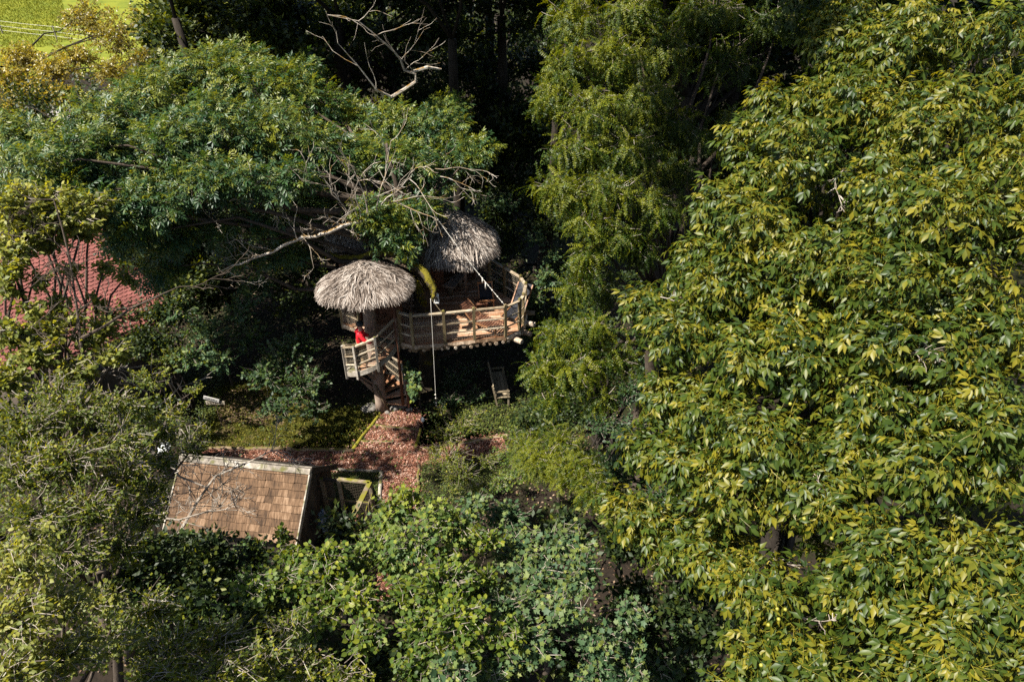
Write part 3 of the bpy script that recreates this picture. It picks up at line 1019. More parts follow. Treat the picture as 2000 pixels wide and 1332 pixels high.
# meadow, gravel yard, wire fence far off on the left
sheet('meadow', [(-160, -60), (330, -60), (360, 40), (220, 140), (60, 150), (-160, 150)], M['meadow'], 0.05, None, 5)
MEADOW = [onground(p[0], p[1])[:2] for p in [(-20, -5), (120, -5), (140, 80), (80, 95), (-20, 95)]]
blades('meadow_grass', MEADOW, 9000, M['meadowgrass'], (.12, .32), .12, 'bright sunlit meadow grass in the far corner of the field')
sheet('gravel_yard', [(100, 180), (150, 180), (150, 240), (170, 312), (20, 312), (90, 240)], M['gravel'], 0.03, None, 4)

fence = empty('wire_fence', onground(5, 68), 'thin white wire fence along the edge of the bright field', 'fence')
fp = [onground(x, y) for x, y in ((-70, 64), (6, 68), (112, 80), (190, 90))]
for p in fp:
    MB().tube([p, p + np.array([.02, 0, 1.35])], .06, 7).build('post', M['greywood'], fence)
for h in (1.25, .8, .4):
    mb = MB()
    for p, q in zip(fp[:-1], fp[1:]):
        mb.tube([p + [0, 0, h], (p + q) / 2 + [0, 0, h - .03], q + [0, 0, h]], .012, 4, False)
    mb.build('wire', M['rope'], fence)

# ------------------------------------------------------------------ logs along the path
LOGS = [((405, 874), (556, 877), .06, 'log', 'straight grey edging log below the mossy bank, left of its joint'),
        ((560, 877), (690, 880), .065, 'log', 'edging log below the mossy bank that ends at the mossy diagonal log'),
        ((690, 877), (742, 808), .06, 'mosslog', 'yellow mossy log running diagonally up to the spiral stair'),
        ((700, 861), (768, 864), .045, 'log', 'short riser log across the lower step of the chip path'),
        ((733, 831), (818, 840), .05, 'log', 'riser log across the upper step of the chip path near the stones'),
        ((812, 874), (822, 838), .055, 'mosslog', 'short log on the right side of the steps below the shrub'),
        ((826, 876), (893, 866), .05, 'log', 'edging log half hidden under the wispy shrub'),
        ((893, 866), (1010, 847), .06, 'log', 'long pale log above the right arm of the chip path'),
        ((938, 893), (992, 884), .05, 'log', 'thin log below the right arm of the chip path'),
        ((648, 917), (746, 920), .055, 'greywood', 'grey timber edging the top of the bed beside the pen'),
        ((745, 922), (740, 990), .06, 'greywood', 'timber edging the chip path on the right of the pen bed'),
        ((817, 908), (816, 968), .05, 'log', 'edging log on the right of the downhill chip path')]
for a_, b_, r_, mt, lab in LOGS:
    p, q = onz(*a_, r_ * .8), onz(*b_, r_ * .8)
    k = 7
    t = np.linspace(0, 1, k)[:, None]
    P = p + (q - p) * t + rng.normal(0, .012, (k, 3))
    o = MB().tube(P, r_ * rng.uniform(.88, 1.1, k), 9).build('edging_log', M[mt], None, True)
    props(o, lab, 'log', 'logs edging the bark path')

STONES = [((722, 797), .30, .12, 'flat grey stone slab left of the stair post foot'), ((770, 797), .17, .13, 'round stone below the bottom stair tread'), ((786, 792), .20, .15, 'large boulder beside the bottom stair tread'),
          ((800, 800), .13, .10, 'small stone on the right of the boulders by the stair'), ((757, 806), .10, .08, 'small stone in front of the leaning prop')]
for i, (p, rx, rz, lab) in enumerate(STONES):
    c = onz(*p, rz * .5)
    o = MB().blob(c, (rx, rx * .8, rz), 50 + i, .16, 9, 6).build('boulder', M['stone'], None, True)
    props(o, lab, 'stone', 'stones at the foot of the stair')

# ------------------------------------------------------------------ THE TREEHOUSE DECK
DZ = 3.0
RAILP = [(-3.56, 18.43), (-3.15, 18.22), (-2.15, 18.37), (-1.21, 18.56), (-.21, 18.75), (.25, 19.15), (.37, 19.50), (.46, 20.22), (.30, 20.76), (-.27, 21.51), (-.83, 22.24)]
DECK = RAILP + [(-1.3, 23.3), (-3.0, 23.9), (-5.0, 23.2), (-5.95, 21.2), (-5.72, 19.6), (-4.85, 19.02)]
deck = empty('viewing_deck', (-2.0, 20.5, DZ), 'round brown plank deck of the treehouse with netted railing', 'deck')


def clip_strip(poly, o, d, nrmv, s0, s1):
    """part of convex-ish polygon between offsets s0..s1 along nrmv -> polygon"""
    def cut(P, sgn, s):
        out = []
        for i in range(len(P)):
            a, b = P[i], P[(i + 1) % len(P)]
            fa, fb = sgn * ((a - o) @ nrmv - s), sgn * ((b - o) @ nrmv - s)
            if fa >= 0:
                out.append(a)
            if fa * fb < 0:
                out.append(a + (b - a) * (fa / (fa - fb)))
        return out
    P = cut([np.asarray(p, float) for p in poly], 1, s0)
    return cut(P, -1, s1) if len(P) > 2 else []


dirv = nrm(np.array([1.0, .16]))
nv = np.array([-dirv[1], dirv[0]])
s = -3.0
while s < 6.5:
    w = random.uniform(.135, .16)
    P = clip_strip(DECK, np.array([-2.0, 19.0]), dirv, nv, s, s + w - .012)
    s += w
    if len(P) < 3:
        continue
    P = np.array(P)
    h = random.uniform(-.004, .004)
    # boards are cut to lengths along the row
    along = (P - np.array([-2.0, 19.0])) @ dirv
    lo, hi = along.min(), along.max()
    cuts = [lo - .01] + ([random.uniform(lo + .8, hi - .8)] if hi - lo > 3 else []) + [hi + .01]
    for c0, c1 in zip(cuts[:-1], cuts[1:]):
        Q = clip_strip(P, np.array([-2.0, 19.0]), nv, dirv, c0 + .003, c1 - .003)
        if len(Q) < 3:
            continue
        k = len(Q)
        V = [(q[0], q[1], DZ + h) for q in Q] + [(q[0], q[1], DZ - .03) for q in Q]
        bm = bmesh.new()
        vs = [bm.verts.new(v) for v in V]
        bm.faces.new(vs[:k])
        bm.faces.new(vs[k:][::-1])
        for i in range(k):
            bm.faces.new((vs[i], vs[i + k], vs[(i + 1) % k + k], vs[(i + 1) % k]))
        bmesh.ops.recalc_face_normals(bm, faces=bm.faces[:])
        me = bpy.data.meshes.new('plank')
        bm.to_mesh(me)
        bm.free()
        link('plank', me, deck, M['plank'])

D2 = [np.array(p) for p in DECK]
cen = np.array([-2.2, 20.8])
# live edge boards round the rim, with a wavy lower edge
for i in range(len(RAILP) - 1):
    a2, b2 = np.array(RAILP[i]), np.array(RAILP[i + 1])
    L = np.linalg.norm(b2 - a2)
    m = max(4, int(L / .07))
    out = nrm(np.array([(b2 - a2)[1], -(b2 - a2)[0]]))
    V, F = [], []
    for j in range(m + 1):
        p = a2 + (b2 - a2) * j / m + out * .035
        zb = DZ - .17 - .05 * math.sin(j * 1.25 + i) - random.uniform(0, .025)
        for q, zz in ((p, DZ + .005), (p + out * random.uniform(.025, .06), (DZ + zb) / 2), (p, zb), (p - out * .03, zb)):
            V.append((q[0], q[1], zz))
    for j in range(m):
        for r in range(3):
            F.append((j * 4 + r, j * 4 + r + 1, j * 4 + 5 + r, j * 4 + 4 + r))
    MB().add(V, F).build('edge_board', M['edgewood'], deck)
    # stub ends of half logs nailed along the rim
    k = max(2, int(L / .2))
    for j in range(k):
        p = a2 + (b2 - a2) * (j + random.uniform(.3, .7)) / k
        V3 = np.array([p[0], p[1], DZ - .16 - random.uniform(0, .05)])
        o3 = np.array([out[0], out[1], 0])
        MB().tube([V3 - o3 * .1, V3 + o3 * random.uniform(.06, .10)], random.uniform(.04, .07), 7).build('joist_end', M['edgewood'], deck)
for j, (x, y, ln) in enumerate([(.05, 18.95, .35), (.35, 19.35, .34), (.5, 19.9, .3), (.52, 20.6, .28)]):
    o3 = nrm(np.array([x - cen[0], y - cen[1], 0]))
    p = np.array([x, y, DZ - .2])
    MB().tube([p - o3 * .3, p + o3 * ln], (.10, .085), 9).build('log_end', M['edgewood'], deck)
for k in range(5):
    x = -3.4 + k * .85
    MB().bar((x, 18.5 + .1 * k, DZ - .16), (x - .1, 23.4, DZ - .16), .10, .2).build('joist', M['darkwood'], deck)
for (x0, y0, x1, y1) in ((-3.1, 20.5, -3.0, 18.6), (-2.9, 20.5, -.5, 19.3), (-2.9, 20.7, -.4, 21.3), (-3.2, 20.7, -5.2, 21.5)):
    MB().bar((x0, y0, .9), (x1, y1, DZ - .3), .13, .13).build('brace', M['darkwood'], deck)


def netting(parent, a, b, z0a, z1a, z0b, z1b, cell=.075, r=.0019, mat='wire'):
    """square wire mesh between two posts a,b (xy) with bottom/top heights at each"""
    a, b = np.array([a[0], a[1], 0.0]), np.array([b[0], b[1], 0.0])
    L = np.linalg.norm(b - a)
    nx = max(2, int(L / cell))
    A, B = [], []
    for i in range(1, nx):
        t = i / nx
        p = a + (b - a) * t
        A.append(p + [0, 0, z0a + (z0b - z0a) * t])
        B.append(p + [0, 0, z1a + (z1b - z1a) * t])
    nz = max(2, int((z1a - z0a) / cell))
    for j in range(1, nz):
        t = j / nz
        A.append(a + [0, 0, z0a + (z1a - z0a) * t])
        B.append(b + [0, 0, z0b + (z1b - z0b) * t])
    A, B = np.array(A), np.array(B)
    V, F = [], []
    out = nrm(np.cross(b - a, [0, 0, 1.0]))
    for k, (p, q) in enumerate(zip(A, B)):
        x = nrm(q - p)
        y = nrm(np.cross(out, x))
        o = len(V)
        for c in (p, q):
            V += [c + y * r, c - y * r * .5 + out * r * .9, c - y * r * .5 - out * r * .9]
        F += [(o, o + 1, o + 4, o + 3), (o + 1, o + 2, o + 5, o + 4), (o + 2, o, o + 3, o + 5)]
    ob = link('netting', np_mesh('netting', np.array(V), [np.array(F)]), parent, M[mat])
    ob['kind'] = 'stuff'
    return ob


def rail_run(root, pts, z, last=True, posts=True, top=1.1):
    for i, p in enumerate(pts):
        if posts:
            w = .085
            a = pts[min(i + 1, len(pts) - 1)]
            b = pts[max(i - 1, 0)]
            tx = nrm(np.array([a[0] - b[0], a[1] - b[1], 0]))
            mb = MB()
            mb.box((p[0], p[1], z + (top - .22) / 2 + .04), (w, w, top + .32), tx, np.cross([0, 0, 1], tx))
            mb.box((p[0], p[1], z + top + .105), (w * .6, w * .6, .012), tx, np.cross([0, 0, 1], tx))
            mb.build('post', M['post'], root)
    for p, q in zip(pts[:-1], pts[1:]):
        P, Q = np.array([*p, z + top]), np.array([*q, z + top])
        d = nrm(Q - P)
        out = np.cross(d, [0, 0, 1.0])
        MB().bar(P + d * .045, Q - d * .045, .10, .045).build('top_rail', M['rail'], root)
        for h in (.70, .36):
            dz = np.array([0, 0, h - top])
            MB().bar(P + dz + d * .045 + out * .02, Q + dz - d * .045 + out * .02, .03, .04).build('mid_rail', M['rail'], root)
        netting(root, np.array(p) - out[:2] * .01, np.array(q) - out[:2] * .01, z + .03, z + top - .03, z + .03, z + top - .03)


rail_run(deck, RAILP, DZ)
rail_run(deck, [(-5.0, 19.12), (-5.72, 19.62), (-5.95, 21.2)], DZ)
for i in range(11, 17):
    a2, b2 = D2[i - 1 if i > 11 else 10], D2[i]
for (a2, b2) in (((-4.62, 18.98), (-5.72, 19.6)), ((-5.72, 19.6), (-5.95, 21.2)), ((-.83, 22.24), (-1.3, 23.3))):
    MB().bar((*a2, DZ - .11), (*b2, DZ - .11), .05, .16).build('edge_board', M['edgewood'], deck)


# ------------------------------------------------------------------ thatched roofs
def thatch_roof(root, cx, cy, ze, za, R, mat, n=4200, blade=(.34, .58), seed=1, dome=.6, rough=.1, flat=None):
    g = np.random.default_rng(seed)

    def prof(t):               # 0 apex .. 1 eave
        return za - (za - ze) * (t ** 1.35 * (1 - dome * .3) + dome * .3 * t ** 3)
    # lining
    V, F = [(cx, cy, za - .06)], []
    nu, nr = 28, 6
    for i in range(1, nr + 1):
        t = i / nr
        for j in range(nu):
            a = 2 * math.pi * j / nu
            rr = R * .93 * t
            V.append((cx + rr * math.cos(a), cy + rr * math.sin(a), prof(t) - .06))
    F += [(0, 1 + j, 1 + (j + 1) % nu) for j in range(nu)]
    for i in range(nr - 1):
        for j in range(nu):
            a0 = 1 + i * nu + j
            b0 = 1 + i * nu + (j + 1) % nu
            F.append((a0, a0 + nu, b0 + nu, b0))
    MB().add(V, F).build('roof_lining', M['underthatch'], root)
    t = np.sqrt(g.uniform(.004, 1.0, n))
    t = np.concatenate([t, g.uniform(.93, 1.0, n // 4)])
    n = len(t)
    a = g.uniform(0, 2 * math.pi, n)
    sl = np.gradient(prof(np.linspace(0, 1.1, 111)), .01)
    slope = np.interp(t, np.linspace(0, 1.1, 111), sl) / R
    wob = 1 + .05 * np.sin(a * 3 + seed) + .03 * np.sin(a * 7 + 2 * seed)
    rad = np.stack([np.cos(a), np.sin(a), np.zeros(n)], 1)
    tan = np.stack([-np.sin(a), np.cos(a), np.zeros(n)], 1)
    P = np.stack([cx + R * t * wob * np.cos(a), cy + R * t * wob * np.sin(a), prof(t)], 1)
    X = nrm(rad + np.array([0, 0, 1.0]) * slope[:, None] + tan * g.normal(0, .42, (n, 1)) + np.array([0, 0, 1.0]) * g.normal(.10, rough, (n, 1)))
    Nn = nrm(np.array([0, 0, 1.0]) + rad * .5 + g.normal(0, .35, (n, 3)))
    sz = g.uniform(*blade, n) * np.where(t < .12, .6, 1) * (1 + np.where(t > .9, .22 * np.sin(a * 9 + seed) * g.random(n), 0))
    P = P - X * (sz * .72)[:, None] + np.stack([np.zeros(n), np.zeros(n), g.uniform(-.02, .09, n)], 1)
    # long narrow palm strips with a bend: 3 joints
    V = np.array([(0, .022, 0), (0, -.022, 0), (.55, .034, .03), (.55, -.034, .03), (1, .008, -.07), (1, -.008, -.07), (.5, 0, .065)])
    Ft = np.array([(0, 6, 2), (0, 1, 6), (1, 3, 6), (2, 6, 4), (6, 5, 4), (6, 3, 5)])
    ob = link('thatch', leaf_mesh('thatch', [(V, Ft, np.zeros(7))], np.zeros(n, int), P, X, Nn, sz, np.zeros(n), False), root, mat)
    ob['kind'] = 'stuff'
    mb = MB()
    for k in range(16):
        aa = g.uniform(0, 6.28)
        mb.tube([(cx, cy, za - .02), (cx + .05 * math.cos(aa), cy + .05 * math.sin(aa), za + g.uniform(.1, .2))], (.018, .006), 4)
    mb.tube([(cx, cy, za - .1), (cx, cy, za + .12)], (.07, .045), 8)
    mb.build('roof_knot', mat, root)


TX, TY = -4.56, 18.7
hut1 = empty('thatched_hut', (-4.45, 19.2, DZ), 'small round hut of red brown boards under the pale front thatch roof', 'hut', 'thatched huts of the treehouse')
thatch_roof(hut1, -4.54, 18.75, 4.90, 5.52, 1.46, M['thatch'], 6200, seed=3, dome=.25)
for k in range(15):
    a = math.radians(-38 + k * 14.2)
    c = np.array([-4.45 + .82 * math.cos(a), 19.35 + .82 * math.sin(a), DZ + .95 + random.uniform(-.02, .02)])
    MB().box(c, (.03, .19, 1.9), (math.cos(a), math.sin(a), 0), (-math.sin(a), math.cos(a), 0)).build('wall_board', M['redwood'], hut1)
for k in range(8):
    a = 2 * math.pi * k / 8 + .2
    MB().bar((-4.54, 18.75, 5.5), (-4.54 + 1.35 * math.cos(a), 18.75 + 1.35 * math.sin(a), 4.93), .05, .05).build('rafter', M['darkwood'], hut1)

hut2 = empty('thatched_hut', (-2.1, 22.3, DZ), 'larger open hut under the grey brown thatch roof behind the deck', 'hut', 'thatched huts of the treehouse')
thatch_roof(hut2, -2.16, 21.8, 4.82, 6.0, 1.80, M['thatchgrey'], 8000, seed=5, dome=.5, rough=.12)
for (x, y) in ((-1.66, 21.45), (-.9, 22.6), (-3.2, 22.4)):
    MB().tube([(x, y, DZ), (x + .02, y, 5.2)], (.055, .05), 8).build('post', M['trunkpole'], hut2, True)
for k in range(11):
    a = math.radians(40 + k * 15)
    c = np.array([-2.35 + 1.15 * math.cos(a), 22.2 + 1.15 * math.sin(a), DZ + 1.0])
    MB().box(c, (.03, .28, 2.0), (math.cos(a), math.sin(a), 0), (-math.sin(a), math.cos(a), 0)).build('wall_board', M['redwood'], hut2)
for k in range(4):
    MB().box((-3.0 + k * .16, 21.75 + k * .02, DZ + .85), (.15, .03, 1.7), (1, .12, 0), (-.12, 1, 0)).build('wall_board', M['redwood'], hut2)
for k in range(8):
    a = 2 * math.pi * k / 8 + .3
    MB().bar((-2.08, 21.9, 6.0), (-2.08 + 1.45 * math.cos(a), 21.9 + 1.45 * math.sin(a), 4.93), .05, .05).build('rafter', M['darkwood'], hut2)

hut3 = empty('thatched_hut', (-5.3, 22.6, DZ), 'shaded hut whose dark thatch shows behind the mossy limb', 'hut', 'thatched huts of the treehouse')
thatch_roof(hut3, -5.45, 21.9, 4.95, 6.05, 1.1, M['thatchgrey'], 3000, seed=8, dome=.9)
for k in range(16):
    a = math.radians(k * 22.5)
    c = np.array([-5.4 + .75 * math.cos(a), 22.0 + .75 * math.sin(a), DZ + 1.0])
    MB().box(c, (.03, .29, 2.05), (math.cos(a), math.sin(a), 0), (-math.sin(a), math.cos(a), 0)).build('wall_board', M['redwood'], hut3)

# ------------------------------------------------------------------ the spiral stair round its post
stair = empty('spiral_staircase', (TX, TY, 0), 'wooden spiral stair winding round a thick pale trunk post', 'staircase')
k = 12
zz = np.linspace(-.1, 5.3, k)
rr = .185 + .05 * np.exp(-((zz - 1.5) / .45) ** 2) + .04 * np.exp(-(zz / .25) ** 2)
rr[zz > 2.2] += .02
MB().tube(np.stack([np.full(k, TX) + .015 * np.sin(zz * 2), np.full(k, TY) + .01 * np.cos(zz * 3), zz], 1), rr, 14).build('centre_post', M['trunkpole'], stair, True)


def stair_z(az):
    return .22 + 2.78 * az / 345.0


RO = .93


def sp(az, r, z):
    a = math.radians(az)
    return np.array([TX + r * math.cos(a), TY + r * math.sin(a), z])


NST = 15
for i in range(NST):
    a0, a1 = 345.0 * i / NST - 8, 345.0 * (i + 1) / NST - 5
    z = stair_z(345.0 * (i + .5) / NST)
    V = []
    for zt in (z, z - .05):
        V += [sp(a0, .19, zt), sp(a0, RO, zt), sp((a0 + a1) / 2, RO, zt), sp(a1, RO, zt), sp(a1, .19, zt)]
    F = [(0, 1, 2), (0, 2, 4), (2, 3, 4), (5, 7, 6), (5, 9, 7), (7, 9, 8)] + [(j, j + 5, (j + 1) % 5 + 5, (j + 1) % 5) for j in range(5)]
    MB().add(V, F).build('tread', M['greywood' if 6 < i < 11 else 'plank'], stair)
# stringer boards on the outside and rails
POSTAZ = [-4, 40, 85, 130, 176, 204, 246, 288, 336]
for a0, a1 in zip(POSTAZ[:-1], POSTAZ[1:]):
    n_ = 5
    V, F = [], []
    for j in range(n_):
        az = a0 + (a1 - a0) * j / (n_ - 1)
        z = stair_z(az)
        for r, dz in ((RO + .005, .05), (RO + .035, .05), (RO + .035, -.13), (RO + .005, -.13)):
            V.append(sp(az, r, z + dz))
    for j in range(n_ - 1):
        for q in range(4):
            F.append((j * 4 + q, j * 4 + (q + 1) % 4, (j + 1) * 4 + (q + 1) % 4, (j + 1) * 4 + q))
    MB().add(V, F).build('stringer', M['greywood'], stair)
    z0, z1 = stair_z(a0), stair_z(a1)
    p, q = sp(a0, RO + .03, z0 + 1.0), sp(a1, RO + .03, z1 + 1.0)
    MB().bar(p, q, .085, .045).build('handrail', M['rail'], stair)
    for h in (.64, .32):
        MB().bar(p - [0, 0, 1 - h], q - [0, 0, 1 - h], .03, .04).build('mid_rail', M['rail'], stair)
    netting(stair, sp(a0, RO + .02, 0)[:2], sp(a1, RO + .02, 0)[:2], z0 + .05, z0 + .98, z1 + .05, z1 + .98)
for az in POSTAZ:
    z = stair_z(az)
    c = sp(az, RO + .055, z + .42)
    t = np.array([-math.sin(math.radians(az)), math.cos(math.radians(az)), 0])
    MB().box(c, (.07, .07, 1.3), t, sp(az, 1, 0) - sp(az, 0, 0)).build('post', M['redwood' if az in (-4, 85, 40, 130) else 'greywood'], stair)
# tall corner posts and the leaning prop
MB().tube([(-3.70, 18.28, .55), (-3.66, 18.30, 4.5)], (.055, .045), 8).build('corner_post', M['redwood'], stair, True)
MB().tube([sp(262, .27, 1.25), onz(762, 806, 0)], (.04, .045), 7).build('prop', M['log'], stair, True)
for az in (178, 205, 232, 260, 285):
    MB().bar(sp(az, .2, stair_z(az) - .85), sp(az - 4, .82, stair_z(az) - .1), .05, .07).build('brace', M['trunkpole'], stair)


# ------------------------------------------------------------------ the person on the stair
def skin_body(name, V, E, R, mat, parent, sub=1, rootv=0):
    me = bpy.data.meshes.new(name)
    me.from_pydata([tuple(v) for v in V], E, [])
    o = link(name, me, parent, mat)
    sm = o.modifiers.new('skin', 'SKIN')
    sm.use_smooth_shade = True
    for i, r in enumerate(R):
        r = r if isinstance(r, tuple) else (r, r)
        me.skin_vertices[0].data[i].radius = r
        me.skin_vertices[0].data[i].use_root = (i == rootv)
    if sub:
        s_ = o.modifiers.new('sub', 'SUBSURF')
        s_.levels = s_.render_levels = sub
    return o


FEET = sp(250, .66, stair_z(250) + .0)
FZ = stair_z(246)
person = empty('person', (FEET[0], FEET[1], FZ), 'person in a red jacket and black cap standing on the spiral stair', 'person')


def bp(x, y, z):
    """body space: x forward (to the right in the photo and slightly away), y to the person's left, z up"""
    c, s_ = math.cos(math.radians(14)), math.sin(math.radians(14))
    return (FEET[0] + x * c - y * s_, FEET[1] + x * s_ + y * c, FZ + z)


J = dict(pelvis=(0, 0, .95), belly=(.015, 0, 1.10), chest=(.03, 0, 1.30), neck=(.03, 0, 1.48), head=(.06, 0, 1.60), crown=(.055, 0, 1.70),
         hipL=(0, .10, .90), kneeL=(.05, .11, .50), ankL=(-.02, .11, .09), toeL=(.15, .13, .04),
         hipR=(0, -.10, .90), kneeR=(.10, -.11, .56), ankR=(.10, -.11, .20), toeR=(.27, -.12, .16),
         shL=(.02, .19, 1.42), elL=(.10, .27, 1.17), wrL=(.28, .22, 1.05), shR=(.02, -.19, 1.42), elR=(.14, -.27, 1.18), wrR=(.34, -.30, 1.12))
keys = list(J)
Vb = [bp(*J[k]) for k in keys]
ix = {k: i for i, k in enumerate(keys)}
Eb = [(ix[a], ix[b]) for a, b in (('pelvis', 'belly'), ('belly', 'chest'), ('chest', 'neck'), ('neck', 'head'), ('head', 'crown'), ('pelvis', 'hipL'), ('hipL', 'kneeL'), ('kneeL', 'ankL'), ('ankL', 'toeL'),
                                 ('pelvis', 'hipR'), ('hipR', 'kneeR'), ('kneeR', 'ankR'), ('ankR', 'toeR'), ('chest', 'shL'), ('shL', 'elL'), ('elL', 'wrL'), ('chest', 'shR'), ('shR', 'elR'), ('elR', 'wrR'))]
Rd = dict(pelvis=.13, belly=.12, chest=.14, neck=.055, head=.095, crown=.075, hipL=.09, kneeL=.06, ankL=.042, toeL=.035, hipR=.09, kneeR=.06, ankR=.042, toeR=.035, shL=.06, elL=.045, wrL=.03, shR=.06, elR=.045, wrR=.03)
Rb = [Rd[k] for k in keys]
for sd, y0 in (('L', .21), ('R', -.31)):
    wr = J['wr' + sd]
    palm = (wr[0] + .07, y0, wr[2] - .01)
    Vb.append(bp(*palm))
    Rb.append((.032, .018))
    Eb.append((ix['wr' + sd], len(Vb) - 1))
    pi_ = len(Vb) - 1
    for f in range(4):
        L_ = (.075, .088, .082, .062)[f]
        yy = y0 + (f - 1.5) * .02
        k1 = (palm[0] + .03 + L_ * .45, yy, palm[2] - .005)
        k2 = (palm[0] + .03 + L_ * .7, yy, palm[2] - .05)
        Vb += [bp(*k1), bp(*k2)]
        Rb += [.009, .008]
        Eb += [(pi_, len(Vb) - 2), (len(Vb) - 2, len(Vb) - 1)]
    sgn = -1 if sd == 'L' else 1
    Vb += [bp(palm[0] + .02, y0 + sgn * .045, palm[2] - .02), bp(palm[0] + .045, y0 + sgn * .05, palm[2] - .045)]
    Rb += [.010, .009]
    Eb += [(pi_, len(Vb) - 2), (len(Vb) - 2, len(Vb) - 1)]
skin_body('body', Vb, Eb, Rb, M['skin'], person, 1, 0)


def garment(name, ks, es, extra, mat):
    V = [bp(*(J[k] if isinstance(k, str) else k)) for k in ks]
    return skin_body(name, V, es, extra, mat, person, 1, 0)


garment('jacket', [(0, 0, .92), 'belly', 'chest', (.03, 0, 1.44), 'shL', 'elL', 'wrL', 'shR', 'elR', 'wrR'], [(0, 1), (1, 2), (2, 3), (2, 4), (4, 5), (5, 6), (2, 7), (7, 8), (8, 9)],
        [.165, .16, .175, .11, .095, .075, .058, .095, .075, .058], M['red'])
garment('hood', [(-.11, 0, 1.38), (-.10, 0, 1.47), (-.03, .08, 1.50), (-.03, -.08, 1.50)], [(0, 1), (1, 2), (1, 3)], [.08, .075, .05, .05], M['red'])
garment('collar', [(.03, 0, 1.46), (.05, 0, 1.53)], [(0, 1)], [.085, .075], M['scarf'])
garment('trousers', ['pelvis', 'hipL', 'kneeL', (-.015, .11, .12), 'hipR', 'kneeR', (.10, -.11, .23)], [(0, 1), (1, 2), (2, 3), (0, 4), (4, 5), (5, 6)], [.145, .115, .085, .072, .115, .085, .072], M['khaki'])
for a_, b_ in (('ankL', 'toeL'), ('ankR', 'toeR')):
    garment('boot', [a_, b_], [(0, 1)], [.06, .05], M['boot'])
c = np.array(bp(.055, 0, 1.655))
V, F = [], []
nu = 12
for i, (rad, dz) in enumerate(((.118, -.01), (.12, .03), (.105, .075), (.065, .108))):
    for j in range(nu):
        a = 2 * math.pi * j / nu
        V.append(c + [rad * math.cos(a) * 1.05, rad * math.sin(a), dz])
V.append(c + [0, 0, .12])
for i in range(3):
    for j in range(nu):
        F.append((i * nu + j, i * nu + (j + 1) % nu, (i + 1) * nu + (j + 1) % nu, (i + 1) * nu + j))
F += [(3 * nu + j, 3 * nu + (j + 1) % nu, 4 * nu) for j in range(nu)]
MB().add(V, F).build('cap', M['hat'], person, True)
MB().tube([bp(.145, 0, 1.62), bp(.178, 0, 1.595)], (.012, .018), 6).build('nose', M['skin'], person, True)
for y in (.035, -.035):
    MB().blob(bp(.142, y, 1.635), .012, 3, .02, 6, 4).build('eye', M['ink'], person)
for y in (.1, -.1):
    MB().blob(bp(.05, y, 1.60), (.022, .012, .032), 3, .02, 6, 4).build('ear', M['skin'], person)
MB().bar(bp(.15, -.025, 1.565), bp(.15, .025, 1.565), .012, .01).build('mouth', M['ink'], person)

# ------------------------------------------------------------------ ropes, lantern, furniture on the deck
Atop = aty(838, 405, 20.6)
Bend = np.array([-.21, 18.80, DZ + 1.12])
t = np.linspace(0, 1, 18)[:, None]
rp = Atop + (Bend - Atop) * t
rp[:, 2] -= .10 * np.sin(t[:, 0] * math.pi)
mb = MB().tube(rp, .009, 6)
ro = mb.build('stay_rope', M['rope'], None, True)
props(ro, 'thick pale rope slanting from the tree down to the deck corner post', 'rope')
ro['label'] = 'thick pale rope slanting from the tree down to the deck corner post'
for tt in (.66, .70, .78, .83, .9, .96):
    i = tt * 17
    p = Atop + (Bend - Atop) * tt - np.array([0, 0, .10 * math.sin(tt * math.pi)])
    d = nrm(Bend - Atop)
    MB().tube([p - d * .025, p + d * .025], .020, 7).build('rope_binding', M['rope'], ro, True)
for tt, l_ in ((.70, .16), (.74, .26)):
    p = Atop + (Bend - Atop) * tt - np.array([0, 0, .10 * math.sin(tt * math.pi)])
    MB().tube([p, p - [0, 0, l_]], (.018, .024), 6).build('rope_tail', M['rope'], ro, True)

s0, s1 = aty(841, 583, 17.75), aty(852, 792, 17.7)
t = np.linspace(0, 1, 9)[:, None]
sr = s0 + (s1 - s0) * t
o = MB().tube(sr, .008, 5).build('hanging_rope', M['rope'], None, True)
props(o, 'long white rope hanging straight down in front of the deck railing', 'rope')
for h in (.0, .12, .3, .45):
    MB().blob(sr[-1] + [0, 0, h], .028, 7, .05, 7, 5).build('rope_knot', M['rope'], o, True)
o = MB().tube([aty(842, 583, 18.4), (-2.2, 18.38, DZ + 1.13)], .008, 5).build('thin_rope', M['hemp'], None)
props(o, 'thin brown cord tied from the mossy limb to the front rail', 'rope')

lz = aty(853, 588, 18.9)
lan = empty('lantern', lz, 'white metal lantern hanging beside the drooping mossy limb', 'lantern')
for sx in (-1, 1):
    for sy in (-1, 1):
        MB().bar(lz + [sx * .07, sy * .07, -.02], lz + [sx * .055, sy * .055, .2], .014, .014).build('frame_bar', M['white'], lan)
MB().box(lz + [0, 0, -.03], (.17, .17, .02)).build('base', M['white'], lan)
mb = MB()
V = [lz + [a * .075, b * .075, .2] for a, b in ((-1, -1), (1, -1), (1, 1), (-1, 1))] + [lz + [a * .025, b * .025, .27] for a, b in ((-1, -1), (1, -1), (1, 1), (-1, 1))]
mb.add(V, [(0, 1, 5, 4), (1, 2, 6, 5), (2, 3, 7, 6), (3, 0, 4, 7), (4, 5, 6, 7), (3, 2, 1, 0)]).build('cap', M['white'], lan)
for sx, sy in ((1, 0), (-1, 0), (0, 1), (0, -1)):
    MB().box(lz + [sx * .055, sy * .055, .085], (.004 if sx else .1, .004 if sy else .1, .2)).build('pane', M['glass'], lan)
MB().tube([lz + [0, 0, .27], lz + [-.02, 0, .45], aty(846, 558, 18.9)], .008, 5).build('hook', M['ink'], lan)
MB().tube([lz + [0, 0, -.02], lz + [0, 0, .07]], .025, 8).build('candle', M['white'], lan)


